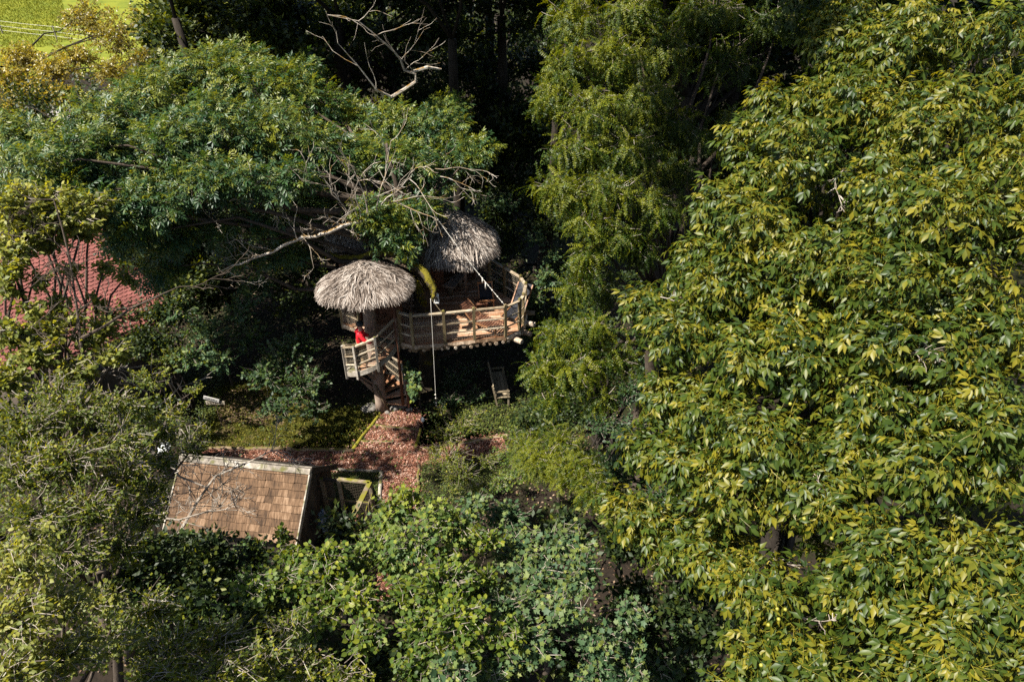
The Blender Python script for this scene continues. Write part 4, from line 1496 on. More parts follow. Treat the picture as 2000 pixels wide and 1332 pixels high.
def frame_dir(deg):
    a = math.radians(deg)
    return np.array([math.cos(a), math.sin(a), 0]), np.array([-math.sin(a), math.cos(a), 0])


UP = np.array([0, 0, 1.0])
# rough bench under the hut roof
c = onz(884, 572, DZ)
bn = empty('log_bench', c, 'rough plank bench in the shade under the rear thatch roof', 'bench')
ax, ay = frame_dir(68)
V = []
top = DZ + .42
k = 8
for zt in (top, top - .07):
    for sd in (-1, 1):
        for j in range(k):
            u = j / (k - 1)
            w = .19 + .03 * math.sin(j * 1.7 + sd) * (1 if zt == top else .9) + (.04 if j == 0 else 0)
            V.append(c * [1, 1, 0] + ax * (u * 1.05 - .3) + ay * sd * w + UP * zt)
F = []
for j in range(k - 1):
    F += [(j, j + 1, k + j + 1, k + j), (2 * k + j, 3 * k + j, 3 * k + j + 1, 2 * k + j + 1), (j, 2 * k + j, 2 * k + j + 1, j + 1), (k + j, k + j + 1, 3 * k + j + 1, 3 * k + j)]
F += [(0, k, 3 * k, 2 * k), (k - 1, 3 * k - 1, 4 * k - 1, 2 * k - 1)]
MB().add(V, F).build('seat', M['trunkpole'], bn)
for u in (-.15, .6):
    MB().tube([c + ax * u, c + ax * u + UP * .37], (.10, .09), 8).build('leg', M['log'], bn, True)

# black-canvas low chair, facing away
c = onz(950, 600, DZ)
ch = empty('folding_chair', c, 'small wooden folding chair with a black canvas back on the deck', 'chair')
ax, ay = frame_dir(10)
for sx in (-1, 1):
    MB().bar(c + ax * sx * .24 - ay * .18, c + ax * sx * .24 + ay * .26 + UP * .82, .035, .04).build('back_post', M['chairwood'], ch)
    MB().bar(c + ax * sx * .22 + ay * .25, c + ax * sx * .22 - ay * .28 + UP * .40, .035, .04).build('leg', M['chairwood'], ch)
MB().bar(c - ax * .27 + ay * .26 + UP * .84, c + ax * .27 + ay * .26 + UP * .84, .035, .05).build('top_bar', M['chairwood'], ch)
MB().bar(c - ax * .27 - ay * .28 + UP * .41, c + ax * .27 - ay * .28 + UP * .41, .05, .05).build('front_bar', M['chairwood'], ch)
V = [c + ax * sx * .22 + ay * y + UP * z for (y, z) in ((.25, .80), (.14, .55), (.02, .40), (-.27, .41)) for sx in (-1, 1)]
V += [v - UP * .012 for v in V]
F = [(0, 1, 3, 2), (2, 3, 5, 4), (4, 5, 7, 6), (8, 10, 11, 9), (10, 12, 13, 11), (12, 14, 15, 13)]
MB().add(V, F).build('canvas', M['black'], ch)

# little square table
c = onz(939, 606, DZ)
tb = empty('side_table', c, 'low square red brown table beside the folding chair', 'table')
ax, ay = frame_dir(12)
for j in range(4):
    MB().box(c + ay * (j - 1.5) * .105 + UP * .34, (.42, .098, .025), ax, ay).build('slat', M['redwood'], tb)
for sx in (-1, 1):
    for sy in (-1, 1):
        MB().box(c + ax * sx * .17 + ay * sy * .17 + UP * .16, (.04, .04, .32), ax, ay).build('leg', M['redwood'], tb)
MB().tube([c + UP * .352, c + UP * .39], (.055, .06), 9).build('ashtray', M['darkwood'], tb)

# black lounger against the right rail
c = onz(996, 608, DZ)
lg = empty('sun_lounger', c, 'black canvas lounger with raised back against the right railing', 'lounger', 'loungers on the deck')
ax, ay = frame_dir(62)
L0 = np.array([-.10, 19.55, DZ])
for sy in (-1, 1):
    MB().bar(L0 + ay * sy * .27 + UP * .25 - ax * .05, L0 + ay * sy * .27 + UP * .25 + ax * .75, .04, .05).build('side_rail', M['chairwood'], lg)
    MB().bar(L0 + ay * sy * .27 + UP * .25 + ax * .6, L0 + ay * sy * .27 + UP * .95 + ax * 1.22, .04, .05).build('back_rail', M['chairwood'], lg)
    for u in (.05, .65):
        MB().box(L0 + ay * sy * .27 + ax * u + UP * .115, (.04, .04, .23), ax, ay).build('leg', M['chairwood'], lg)
V = []
for (u, z) in ((-.02, .27), (.4, .24), (.66, .28), (.95, .62), (1.22, .96)):
    for sy in (-1, 1):
        V.append(L0 + ax * u + ay * sy * .25 + UP * z)
V += [v - UP * .015 for v in V]
F = []
for j in range(4):
    F += [(2 * j, 2 * j + 2, 2 * j + 3, 2 * j + 1), (10 + 2 * j, 11 + 2 * j, 13 + 2 * j, 12 + 2 * j)]
MB().add(V, F).build('canvas', M['black'], lg)

# slatted wooden lounger near the front corner
c = np.array([-.75, 19.15, DZ])
sl = empty('slatted_lounger', c, 'slatted wooden lounger in the sunny front corner of the deck', 'lounger', 'loungers on the deck')
ax, ay = frame_dir(-32)
for sy in (-1, 1):
    MB().bar(c + ay * sy * .26 + UP * .28 - ax * .5, c + ay * sy * .26 + UP * .28 + ax * .45, .04, .05).build('side_rail', M['chairwood'], sl)
    for u in (-.42, .4):
        MB().box(c + ay * sy * .26 + ax * u + UP * .125, (.04, .04, .25), ax, ay).build('leg', M['chairwood'], sl)
for j in range(11):
    MB().box(c + ax * (-.48 + j * .088) + UP * .315, (.06, .54, .016), ax, ay).build('slat', M['redwood'], sl)
d = nrm(ax * -.75 + UP * .66)
for j in range(8):
    MB().box(c - ax * .52 + UP * .33 + d * (.05 + j * .08), (.06, .54, .016), d, ay).build('slat', M['redwood'], sl)
for sy in (-1, 1):
    MB().bar(c - ax * .5 + ay * sy * .26 + UP * .3, c - ax * .5 + ay * sy * .26 + UP * .3 + d * .7, .03, .035).build('back_rail', M['chairwood'], sl)

# bench in the shade below the deck
c = (np.array([-.26, 18.63, 0]) + np.array([-.47, 20.46, 0])) / 2 + [-.1, .0, 0]
bb = empty('garden_bench', c, 'weathered slatted bench with a back standing in the dark clearing', 'bench')
ax = nrm(np.array([.14, -1.0, 0]))
ay = np.array([-ax[1], ax[0], 0])
for j in range(4):
    MB().box(c + ay * (j * .115 - .10) + UP * .45, (1.55, .105, .03), ax, ay).build('seat_slat', M['benchwood'], bb)
for j in range(3):
    MB().box(c - ay * (.20 + j * .035) + UP * (.58 + j * .13), (1.55, .03, .115), ax, ay).build('back_slat', M['benchwood'], bb)
for sx in (-1, 1):
    MB().bar(c + ax * sx * .72 - ay * .14, c + ax * sx * .72 - ay * .30 + UP * .95, .06, .06).build('back_post', M['benchwood'], bb)
    MB().box(c + ax * sx * .72 + ay * .24 + UP * .33, (.06, .06, .66), ax, ay).build('leg', M['benchwood'], bb)
    MB().bar(c + ax * sx * .72 + ay * .28 + UP * .68, c + ax * sx * .72 - ay * .25 + UP * .68, .07, .035).build('armrest', M['benchwood'], bb)

# ------------------------------------------------------------------ signpost
c = onz(434, 832, 0)
sg = empty('signpost', c, 'wooden signpost with two dark lettered boards on the mossy bank', 'sign')
MB().tube([c, c + UP * 1.12], .022, 6).build('post', M['log'], sg)


def board(p, L, h, tilt, mat, parent, text, off):
    x = np.array([math.cos(tilt), 0, -math.sin(tilt)])
    z = np.cross(x, [0, 1, 0])
    bd = MB().box(p, (L, .025, h), x, (0, 1, 0)).build('board', mat, parent)
    cu = bpy.data.curves.new('lettering', 'FONT')
    cu.body = text
    cu.size = h * 1.05
    cu.extrude = .001
    cu.align_x, cu.align_y = 'CENTER', 'CENTER'
    t_ = bpy.data.objects.new('lettering', cu)
    COL.objects.link(t_)
    q = p + np.array([0, -.0165, 0])
    t_.matrix_world = Matrix(((x[0], z[0], 0, q[0]), (x[1], z[1], -1, q[1]), (x[2], z[2], 0, q[2]), (0, 0, 0, 1)))
    me = bpy.data.meshes.new_from_object(t_)
    mw = t_.matrix_world.copy()
    bpy.data.objects.remove(t_)
    me.transform(mw)
    me.materials.clear()
    return link('lettering', me, bd, M['ink'])


board(c + np.array([.02, -.03, 1.02]), .62, .125, 0.0, M['sign'], sg, "L'ETANG", 0)
# the upper board's painted word cannot be read: dark strokes
pu = c + np.array([-.06, -.06, 1.20])
x_ = np.array([math.cos(.33), 0, -math.sin(.33)])
z_ = np.array([math.sin(.33), 0, math.cos(.33)])
bd = MB().box(pu, (.50, .025, .12), x_, (0, 1, 0)).build('board', M['palesign'], sg)
mb = MB()
for j in range(11):
    u = -.19 + j * .037
    mb.bar(pu + x_ * u - z_ * .03 + [0, -.0165, 0], pu + x_ * (u + random.uniform(-.012, .012)) + z_ * random.uniform(.0, .035) + [0, -.0165, 0], .011, .004, (0, 1, 0))
o = mb.build('lettering', M['ink'], bd)
o['kind'] = 'stuff'

# ------------------------------------------------------------------ the shingled shed
RR, RL = np.array([-5.30, 13.20, 2.40]), np.array([-8.86, 13.70, 2.40])
ER = np.array([-5.30, 11.74, 1.18])
ux = nrm(RL - RR)                                     # along the ridge, to the left
Lr = np.linalg.norm(RL - RR)
dn = ER - RR
dn = dn - ux * (dn @ ux)
Ls = np.linalg.norm(dn)
dn = dn / Ls
un = nrm(np.cross(ux, dn))
if un[2] < 0:
    un = -un
shed = empty('shingled_shed', (RR + RL) / 2 * [1, 1, 0], 'low wooden shed roofed with curled brown shingles', 'shed')
MB().box(RR + ux * Lr / 2 + dn * Ls / 2 - un * .05, (Lr - .02, Ls, .03), ux, dn).build('roof_deck', M['darkwood'], shed)
nb = nrm(np.array([-dn[0], -dn[1], dn[2]]))            # the back slope
ub = nrm(np.cross(nb, ux))
ub = ub if ub[2] > 0 else -ub
MB().box(RR + ux * Lr / 2 + nb * Ls / 2 - ub * .05, (Lr - .02, Ls, .03), ux, nb).build('roof_deck', M['darkwood'], shed)
rows = 10
ex = Ls / rows
for r in range(rows):
    u = -random.uniform(0, .1)
    while u < Lr:
        w = random.uniform(.14, .36)
        u0, u1 = max(u, 0.0), min(u + w - .004, Lr + .01)
        u += w
        if u1 - u0 < .05:
            continue
        d0, d1 = r * ex - .02, (r + 1) * ex + random.uniform(-.008, .012)
        lift = .030 + random.uniform(0, .008)
        th = random.uniform(.016, .026)
        sk = random.uniform(-.008, .008)
        mid = (u0 + u1) / 2
        V = []
        for (uu, dd, h) in ((u0, d0, .002), (u1, d0, .002), (u0, d1, lift), (mid, d1 + random.uniform(-.010, .006), lift + random.uniform(-.004, .002)), (u1, d1 + sk, lift)):
            V.append(RR + ux * uu + dn * dd + un * (h + th))
        V += [v - un * th for v in V]
        F = [(0, 1, 4), (0, 4, 3), (0, 3, 2), (2, 3, 8, 7), (3, 4, 9, 8), (0, 2, 7, 5), (1, 6, 9, 4)]
        MB().add(V, F).build('shingle', M['shingle'], shed)
cu_ = [0, 1.22, 2.34, Lr]
for a_, b_ in zip(cu_[:-1], cu_[1:]):
    p0, p1 = RR + ux * (a_ + .006 - (.04 if a_ == 0 else 0)), RR + ux * (b_ - .006 + (.04 if b_ == Lr else 0))
    MB().bar(p0 + dn * .055 + un * .075, p1 + dn * .055 + un * .075, .15, .028, un).build('ridge_board', M['greywood'], shed)
    MB().bar(p0 + nb * .06 + ub * .06, p1 + nb * .06 + ub * .06, .14, .028, ub).build('ridge_board', M['greywood'], shed)
for e, s_ in ((RR, -1), (RL, 1)):
    MB().bar(e + ux * s_ * .02 + dn * .02 - un * .02, e + ux * s_ * .02 + dn * (Ls + .03) - un * .02, .03, .16, un).build('barge_board', M['greywood'], shed)
    MB().bar(e + ux * s_ * .02 + nb * .02 - ub * .02, e + ux * s_ * .02 + nb * (Ls + .03) - ub * .02, .03, .16, ub).build('barge_board', M['darkwood'], shed)
hx = np.array([ux[0], ux[1], 0])
hy = nrm(np.array([dn[0], dn[1], 0]))
half = 1.28
for q in range(12):
    u = .14 + (Lr - .2) * q / 12
    for sgn in (1, -1):
        p = RR + ux * (u + .12) + hy * half * sgn
        MB().box(np.array([p[0], p[1], .62]), (.27, .03, 1.24), hx, hy).build('wall_board', M['darkwood'], shed)
for e in (.12, Lr - .12):
    for q in range(9):
        v = -half + .14 + q * .285
        top = 2.28 - abs(v) * (RR[2] - ER[2]) / 1.46
        p = RR + ux * e + hy * v
        MB().box(np.array([p[0], p[1], top / 2]), (.03, .275, top), hx, hy).build('wall_board', M['darkwood'], shed)

# ------------------------------------------------------------------ netted pen beside it
PZ = 1.7
pen = empty('netted_pen', (-4.6, 12.3, 0), 'timber framed pen closed with wire netting beside the shed', 'pen')
pc = [np.array([-5.22, 13.62]), np.array([-4.74, 13.57]), np.array([-3.86, 13.44]), np.array([-4.19, 11.57]), np.array([-4.16, 10.5])]
for p, q, w in ((pc[1], pc[2], .10), (pc[2], pc[3], .13), (pc[3] - [0, .07], pc[4], .13)):
    MB().bar((*p, PZ), (*q, PZ), w, .05).build('top_rail', M['penwood'], pen)
for p in pc:
    MB().box((p[0], p[1], PZ / 2 - .02), (.09, .09, PZ)).build('post', M['penwood'], pen)
MB().bar((*pc[0], PZ - .06), (*pc[1], PZ - .06), .07, .07).build('top_rail', M['darkwood'], pen)
for p, q in zip(pc[:-1], pc[1:]):
    netting(pen, p, q, .05, PZ - .03, .05, PZ - .03, .06, .0014, 'oldwire')
    MB().bar((*p, .9), (*q, .9), .04, .06).build('mid_rail', M['penwood'], pen)
for i in range(3):
    MB().box((pc[2][0] + .03 - i * .16 * (pc[2][0] - pc[3][0]) / 1.9, pc[2][1] - .15 - i * .22, .75), (.02, .2, 1.2)).build('side_board', M['penwood'], pen)
o = MB().blob((-5.12, 12.95, .75), (.15, .2, .32), 5, .3, 11, 9).build('plastic_bundle', M['tarp'], None, False)
props(o, 'crumpled blue grey plastic bundle hanging beside the shed gable', 'bundle')
c = np.array([-4.30, 12.75, 0])
ld = empty('hen_ladder', c, 'small red brown ladder leaning inside the netted pen', 'ladder')
for sy in (0, .34):
    MB().bar(c + [.25, sy * -.5, 1.35], c + [-.25, sy * -.5 - .35, .05], .03, .05).build('stile', M['redwood'], ld)
for j in range(5):
    t_ = .1 + j * .2
    p = c + np.array([.25 - .5 * t_, -.35 * t_, 1.35 - 1.3 * t_])
    MB().bar(p, p + [0, -.17, 0], .03, .03).build('rung', M['redwood'], ld)
PENF = [(-5.2, 13.55), (-3.95, 13.4), (-4.25, 11.6), (-4.2, 10.6), (-5.2, 10.8)]
blades('pen_grass', PENF, 3500, M['grass'], (.05, .14), .09, 'sunlit yellow green grass inside the netted pen', z=0.0)

# ------------------------------------------------------------------ posts and small garden things
c = onz(1093, 612, 0)
o = MB().tube([c, c + UP * .75], (.09, .08), 9).build('timber_post', M['trunkpole'], None, True)
props(o, 'short red brown timber post in the dark under the ferny tree', 'post')
c = onz(336, 925, 0)
st = empty('stump_post', c, 'old stump capped with pale lichen left of the shed ridge', 'stump')
MB().tube([c, c + UP * 1.0], (.24, .2), 10).build('trunk', M['bark'], st, True)
MB().blob(c + UP * 1.04, (.24, .24, .09), 4, .2, 10, 6).build('lichen_cap', M['lichen'], st)
c = onz(827, 836, 0)
gl = empty('garden_ornament', c, 'small white garden ornament on a stake beside the chip steps', 'light')  # small white thing of unclear kind, built as an ornament
MB().tube([c, c + UP * .28], .016, 6).build('stake', M['darkwood'], gl)
MB().tube([c + UP * .28, c + UP * .33, c + UP * .42, c + UP * .47], (.03, .06, .055, .015), 9).build('ornament_head', M['white'], gl, True)

# ------------------------------------------------------------------ house roof with red tiles on the left
house = empty('tiled_house', (-16, 21, 0), 'house with a red hexagonal tile roof half hidden by branches', 'house')
ridge = nrm(np.array([-1.0, -1.2, 0]))
hzd = np.array([-ridge[1], ridge[0], 0])
RP = math.radians(27)
dnh = hzd * math.cos(RP) - np.array([0, 0, 1.0]) * math.sin(RP)
unh = np.cross(ridge, dnh)
unh = unh if unh[2] > 0 else -unh
LS = 4.6
LW = 6.2
top0 = aty(200, 440, 22.5)
MB().box(top0 + ridge * LW / 2 + dnh * LS / 2 - unh * .06, (LW, LS, .08), ridge, dnh).build('roof_deck', M['roofunder'], house)
tw_, tl_ = .16, .145
hexV, hexF = None, None
V = []
for (a_, b_) in ((-.5, -1.2), (.5, -1.2), (.5, .30), (.27, .58), (-.27, .58), (-.5, .30)):
    V.append((a_ * tw_ * .985, b_ * tl_, .002 + .020 * (b_ + 1.2)))
V = np.array(V)
Vb2 = V - np.array([0, 0, .03])
hexV = np.concatenate([V, Vb2])
hexF4 = [(j, j + 6, (j + 1) % 6 + 6, (j + 1) % 6) for j in range(6)] + [(0, 1, 2, 5), (2, 3, 4, 5)]
tmesh = np_mesh('tile', hexV, [np.array(hexF4)])
tmesh.materials.append(M['tile'])
cnt = 0
cand = []
for r in range(int(LS / tl_)):
    for cidx in range(int(LW / tw_)):
        p = top0 + ridge * ((cidx + .5 + .5 * (r % 2)) * tw_) + dnh * ((r + .5) * tl_)
        x_p, y_p, dz_p = proj(p)
        if -20 < x_p < 350 and 400 < y_p < 730:
            cand.append((dz_p, p))
cand.sort(key=lambda q: q[0])
far = MB()
inv = Matrix.Translation(-WORLD_LOC[house.name])
for i, (dz_p, p) in enumerate(cand):
    jit = rng.normal(0, .003, 3)
    if i < 300:
        o = bpy.data.objects.new('tile', tmesh)
        COL.objects.link(o)
        o.parent = house
        o.matrix_parent_inverse = inv
        q = p + jit
        yv = dnh
        o.matrix_basis = Matrix(((ridge[0], yv[0], unh[0], q[0]), (ridge[1], yv[1], unh[1], q[1]), (ridge[2], yv[2], unh[2], q[2]), (0, 0, 0, 1)))
    else:
        far.add([p + jit + ridge * v[0] + dnh * v[1] + unh * v[2] for v in hexV], hexF4)
if far.n:
    o = far.build('upper_tiles', M['tile'], house)
    o['kind'] = 'stuff'
MB().tube([top0 + unh * .05, top0 + ridge * LW + unh * .05], .11, 8).build('ridge_cap', M['tile'], house)
wc = top0 + ridge * LW / 2 + dnh * LS * .5
MB().box((wc[0], wc[1], 1.0), (LW - .6, 2.8, 2.0), ridge, hzd).build('wall', M['darkwood'], house)

# ------------------------------------------------------------------ TREES
# --- the ash that carries the treehouse
ASH_FOOT = np.array([-3.05, 20.4, 0])
L = []
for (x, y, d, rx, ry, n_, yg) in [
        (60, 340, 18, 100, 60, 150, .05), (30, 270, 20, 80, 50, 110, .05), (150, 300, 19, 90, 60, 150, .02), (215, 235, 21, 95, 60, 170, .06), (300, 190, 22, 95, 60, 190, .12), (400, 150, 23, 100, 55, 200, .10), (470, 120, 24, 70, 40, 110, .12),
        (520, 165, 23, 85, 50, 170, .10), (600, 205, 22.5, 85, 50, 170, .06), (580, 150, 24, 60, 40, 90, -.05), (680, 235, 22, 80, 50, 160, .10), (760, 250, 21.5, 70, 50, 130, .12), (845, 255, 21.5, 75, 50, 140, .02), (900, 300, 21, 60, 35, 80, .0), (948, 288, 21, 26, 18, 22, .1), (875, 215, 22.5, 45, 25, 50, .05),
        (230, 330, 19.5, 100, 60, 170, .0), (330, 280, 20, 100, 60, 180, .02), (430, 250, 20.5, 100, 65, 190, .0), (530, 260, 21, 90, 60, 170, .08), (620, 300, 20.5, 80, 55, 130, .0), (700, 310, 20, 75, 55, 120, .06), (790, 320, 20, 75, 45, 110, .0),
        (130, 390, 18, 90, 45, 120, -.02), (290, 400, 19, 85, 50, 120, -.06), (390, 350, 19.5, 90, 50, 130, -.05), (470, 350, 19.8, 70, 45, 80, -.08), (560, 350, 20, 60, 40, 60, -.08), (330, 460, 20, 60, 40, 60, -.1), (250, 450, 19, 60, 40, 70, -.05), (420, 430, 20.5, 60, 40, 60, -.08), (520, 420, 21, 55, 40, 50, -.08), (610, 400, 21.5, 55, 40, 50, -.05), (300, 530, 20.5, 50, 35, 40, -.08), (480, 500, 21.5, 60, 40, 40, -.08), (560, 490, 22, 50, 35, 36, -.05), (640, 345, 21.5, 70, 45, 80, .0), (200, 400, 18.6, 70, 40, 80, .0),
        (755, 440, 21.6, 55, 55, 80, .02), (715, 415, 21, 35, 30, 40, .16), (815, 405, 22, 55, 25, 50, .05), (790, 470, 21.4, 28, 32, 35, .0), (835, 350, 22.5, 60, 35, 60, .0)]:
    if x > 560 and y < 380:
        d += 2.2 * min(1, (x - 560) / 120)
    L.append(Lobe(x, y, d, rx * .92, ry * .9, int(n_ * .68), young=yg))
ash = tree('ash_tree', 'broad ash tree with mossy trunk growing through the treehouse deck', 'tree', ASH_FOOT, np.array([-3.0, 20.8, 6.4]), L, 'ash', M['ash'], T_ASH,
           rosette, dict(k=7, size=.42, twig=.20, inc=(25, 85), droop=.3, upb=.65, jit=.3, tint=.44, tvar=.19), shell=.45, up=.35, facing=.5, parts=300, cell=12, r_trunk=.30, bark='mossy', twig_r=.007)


def px_tube(points, Ys, radii, name, mat, parent, n=7, sub=3, wob=.02):
    P = np.array([aty(x, y, Y) for (x, y), Y in zip(points, Ys)])
    t = np.linspace(0, len(P) - 1, (len(P) - 1) * sub + 1)
    Q = np.stack([np.interp(t, np.arange(len(P)), P[:, k]) for k in range(3)], 1)
    R = np.interp(t, np.arange(len(P)), radii)
    # soften corners
    for _ in range(2):
        Q[1:-1] = (Q[:-2] + 2 * Q[1:-1] + Q[2:]) / 4
    Q[1:-1] += rng.normal(0, wob, Q[1:-1].shape)
    ob = MB().tube(Q, R * rng.uniform(.92, 1.08, len(R)), n).build(name, mat, parent, True)
    return Q, R


def tufts(Q, R, n, size, parent, mat, name='moss', top=.2):
    i = rng.integers(0, len(Q) - 1, n)
    f = rng.random((n, 1))
    c = Q[i] * (1 - f) + Q[i + 1] * f
    d = nrm(rng.normal(size=(n, 3)) + np.array([-.35, -.25, top]))
    P = c + d * (R[i][:, None] * rng.uniform(.85, 1.05, (n, 1)))
    a = nrm(np.cross(d, rng.normal(size=(n, 3))))
    o = link(name, leaf_mesh(name, [lf_flat(.45)], np.zeros(n, int), P, nrm(a + d * .5), d, rng.uniform(.5, 1.3, n) * size, np.zeros(n), False), parent, mat)
    o['kind'] = 'stuff'


Q, R = px_tube([(838, 560), (815, 525), (790, 507), (762, 494), (735, 493), (700, 507), (665, 505), (630, 494), (590, 480)], [20.0, 19.8, 19.7, 19.7, 19.8, 19.9, 20.0, 20.2, 20.5], [.17, .15, .13, .12, .11, .11, .10, .085, .06], 'mossy_limb', M['mossy'], ash, 9)
tufts(Q, R, 1000, .045, ash, M['moss'])
Q, R = px_tube([(800, 512), (822, 525), (838, 545), (848, 566), (846, 585)], [19.7, 19.4, 19.1, 18.9, 18.6], [.13, .14, .13, .10, .03], 'drooping_limb', M['mossy'], ash, 9)
tufts(Q, R, 420, .045, ash, M['moss'])
Q, R = px_tube([(806, 545), (815, 562), (824, 580), (829, 596)], [19.5, 19.4, 19.4, 19.4], [.10, .13, .12, .04], 'mossy_stub', M['mossy'], ash, 9)
tufts(Q, R, 900, .055, ash, M['moss'], 'moss', .4)
px_tube([(825, 600), (826, 560), (820, 500), (804, 450), (785, 400), (765, 330), (755, 280)], [20.2, 20.25, 20.4, 20.7, 20.8, 20.9, 21.2], [.30, .28, .23, .17, .12, .07, .04], 'upper_trunk', M['bark'], ash, 10)


# bare bleached branches
def grow(mb, p, d, length, r, gen, spread=.75, up=.0, wig=.35, lean=(0, 0, 0)):
    k = 6
    P = [np.array(p, float)]
    dd = nrm(np.array(d, float))
    kids = []
    for i in range(k):
        dd = nrm(dd + rng.normal(0, wig, 3) * .5 + np.array([0, 0, up]) * .3 + np.array(lean) * .1)
        P.append(P[-1] + dd * length / k)
        if gen > 0 and i > 0 and rng.random() < .75:
            kids.append((P[-1].copy(), dd.copy(), i))
    mb.tube(np.array(P), np.linspace(r, max(r * .35, .004), k + 1), 5 if gen > 1 else 4, False)
    for q, e, i in kids:
        s_ = nrm(e + rng.normal(0, spread, 3))
        grow(mb, q, s_, length * rng.uniform(.35, .7) * (1.1 - i / k * .4), max(r * .5, .005), gen - 1, spread, up, wig, lean)


Q, R = px_tube([(800, 430), (745, 400), (712, 432), (682, 436), (640, 455), (605, 462), (570, 472), (520, 498), (470, 512), (425, 532)], [20.6, 20.0, 19.4, 19.2, 19.0, 18.9, 18.8, 18.6, 18.5, 18.3], [.09, .08, .065, .06, .06, .055, .05, .04, .03, .012], 'bare_branch', M['deadwood'], ash, 7)
mb = MB()
for i in range(3, len(Q) - 1, 1):
    if rng.random() < .7:
        grow(mb, Q[i], nrm(np.array([rng.normal(-.2, .6), -.3 + rng.normal(0, .3), rng.normal(.55, .5)])), rng.uniform(.5, 1.1), .013, 2, .55, .1)
for x, y, ln, dx, dz in ((705, 425, 2.0, -.15, 1), (720, 420, 2.3, .1, 1), (735, 410, 2.1, .35, .9), (690, 435, 1.6, -.5, .8), (745, 400, 2.0, .6, .55), (760, 398, 1.7, .9, .25), (700, 430, 1.8, -.05, 1), (775, 395, 1.5, 1, .0), (715, 425, 1.9, .25, 1)):
    grow(mb, aty(x, y, 19.3), np.array([dx, -.15, dz]), ln, .022, 2, .45, .0, .3)
for x, y, ln, dx, dz in ((850, 330, 1.5, 1, -.2), (860, 345, 1.3, 1, .1), (560, 330, 1.0, -.6, -.7), (470, 330, 1.2, -.4, -.8), (520, 360, 1.1, .1, -1), (430, 420, 1.6, -.7, .1), (520, 420, 1.6, -1, .25), (560, 400, 1.4, -.8, .5), (480, 460, 1.4, -.6, .7), (740, 330, 1.2, .1, -1), (800, 350, 1.4, .6, -.5), (610, 380, 1.2, -.2, 1)):
    grow(mb, aty(x, y, 19.2), np.array([dx, -.25, dz]), ln, .014, 2, .5, .0, .35)
o = mb.build('bare_twigs', M['deadwood'], ash)
o['kind'] = 'stuff'
mb = MB()
P = np.array([aty(x, y, Y) for x, y, Y in ((765, 190, 23.6), (790, 175, 23.5), (812, 160, 23.4), (812, 145, 23.4), (790, 138, 23.4), (783, 118, 23.3), (770, 102, 23.2), (735, 70, 23), (700, 42, 22.9), (640, 30, 22.8))])
mb.tube(P, np.linspace(.06, .012, len(P)), 6)
P2 = np.array([aty(x, y, Y) for x, y, Y in ((765, 190, 23.6), (735, 175, 23.4), (700, 130, 23.2), (660, 85, 23))])
mb.tube(P2, np.linspace(.04, .01, len(P2)), 5)
for q in list(P[3:]) + list(P2[1:]):
    grow(mb, q, np.array([rng.normal(0, .5), -.2, rng.normal(.7, .4)]), rng.uniform(.8, 1.6), .012, 1, .45, .1, .3)
mb.tube([aty(808, 140, 23.4), aty(835, 132, 23.5), aty(862, 136, 23.7)], (.05, .055, .03), 6)
mb.build('bare_branch', M['deadwood'], ash)

# --- false acacia (locust) in the middle right
L = []
for (x, y, d, rx, ry, n_, yg) in [
        (1120, 40, 13, 70, 60, 110, .12), (1240, 30, 13.2, 80, 50, 120, .05), (1390, 20, 13.6, 90, 45, 110, -.05), (1520, 40, 14, 80, 40, 70, -.12), (1110, 130, 12.6, 65, 60, 110, .14), (1200, 110, 12.8, 80, 60, 120, .1), (1300, 100, 13.4, 80, 60, 100, .0), (1080, 190, 12.6, 50, 45, 80, .12),
        (1160, 210, 12.4, 80, 60, 130, .08), (1260, 190, 12.8, 80, 60, 110, .05), (1130, 290, 12.4, 70, 60, 110, .06), (1230, 290, 12.4, 80, 60, 120, .02), (1330, 250, 13.2, 70, 60, 70, -.08), (1320, 330, 13.2, 70, 55, 70, -.08), (1100, 370, 12.2, 70, 40, 100, .12), (1190, 370, 12.2, 80, 50, 120, .05), (1280, 400, 12.6, 70, 50, 90, -.02),
        (1150, 430, 12.2, 60, 45, 80, .05), (1210, 460, 12.4, 60, 50, 80, .0), (1140, 500, 12.4, 50, 45, 60, .02), (1250, 480, 12.9, 60, 45, 50, -.08), (1120, 560, 12.6, 35, 35, 30, .05),
        (1090, 660, 12.0, 55, 40, 70, .04), (1150, 640, 12.0, 60, 40, 80, .02), (1060, 720, 11.8, 45, 35, 60, .04), (1130, 720, 11.8, 70, 45, 90, .0), (1200, 700, 12.2, 60, 45, 60, -.06), (1180, 770, 12.0, 50, 35, 40, -.06), (1080, 770, 11.8, 35, 25, 25, .0), (1420, 120, 14.5, 90, 70, 60, -.15), (1420, 260, 14.5, 90, 70, 50, -.18), (1180, 560, 13.6, 60, 50, 40, -.1)]:
    L.append(Lobe(x, y, d, rx * .9, ry * .9, int(n_ * .64), young=yg - .02))
for (x, y, z, r_, n_) in ((1.0, 11.6, 15.9, 1.2, 150), (2.4, 11.4, 16.0, 1.3, 150), (1.8, 12.8, 16.2, 1.2, 130), (3.6, 12.4, 16.0, 1.3, 130), (0.6, 10.6, 15.2, .9, 80)):
    lb = Lobe(1000, 600, 10, 10, 10, n_)
    lb.c, lb.r, lb.big, lb.nolimb = np.array([x, y, z]), np.array([r_, r_, r_ * .7]), 1.6, True
    L.append(lb)
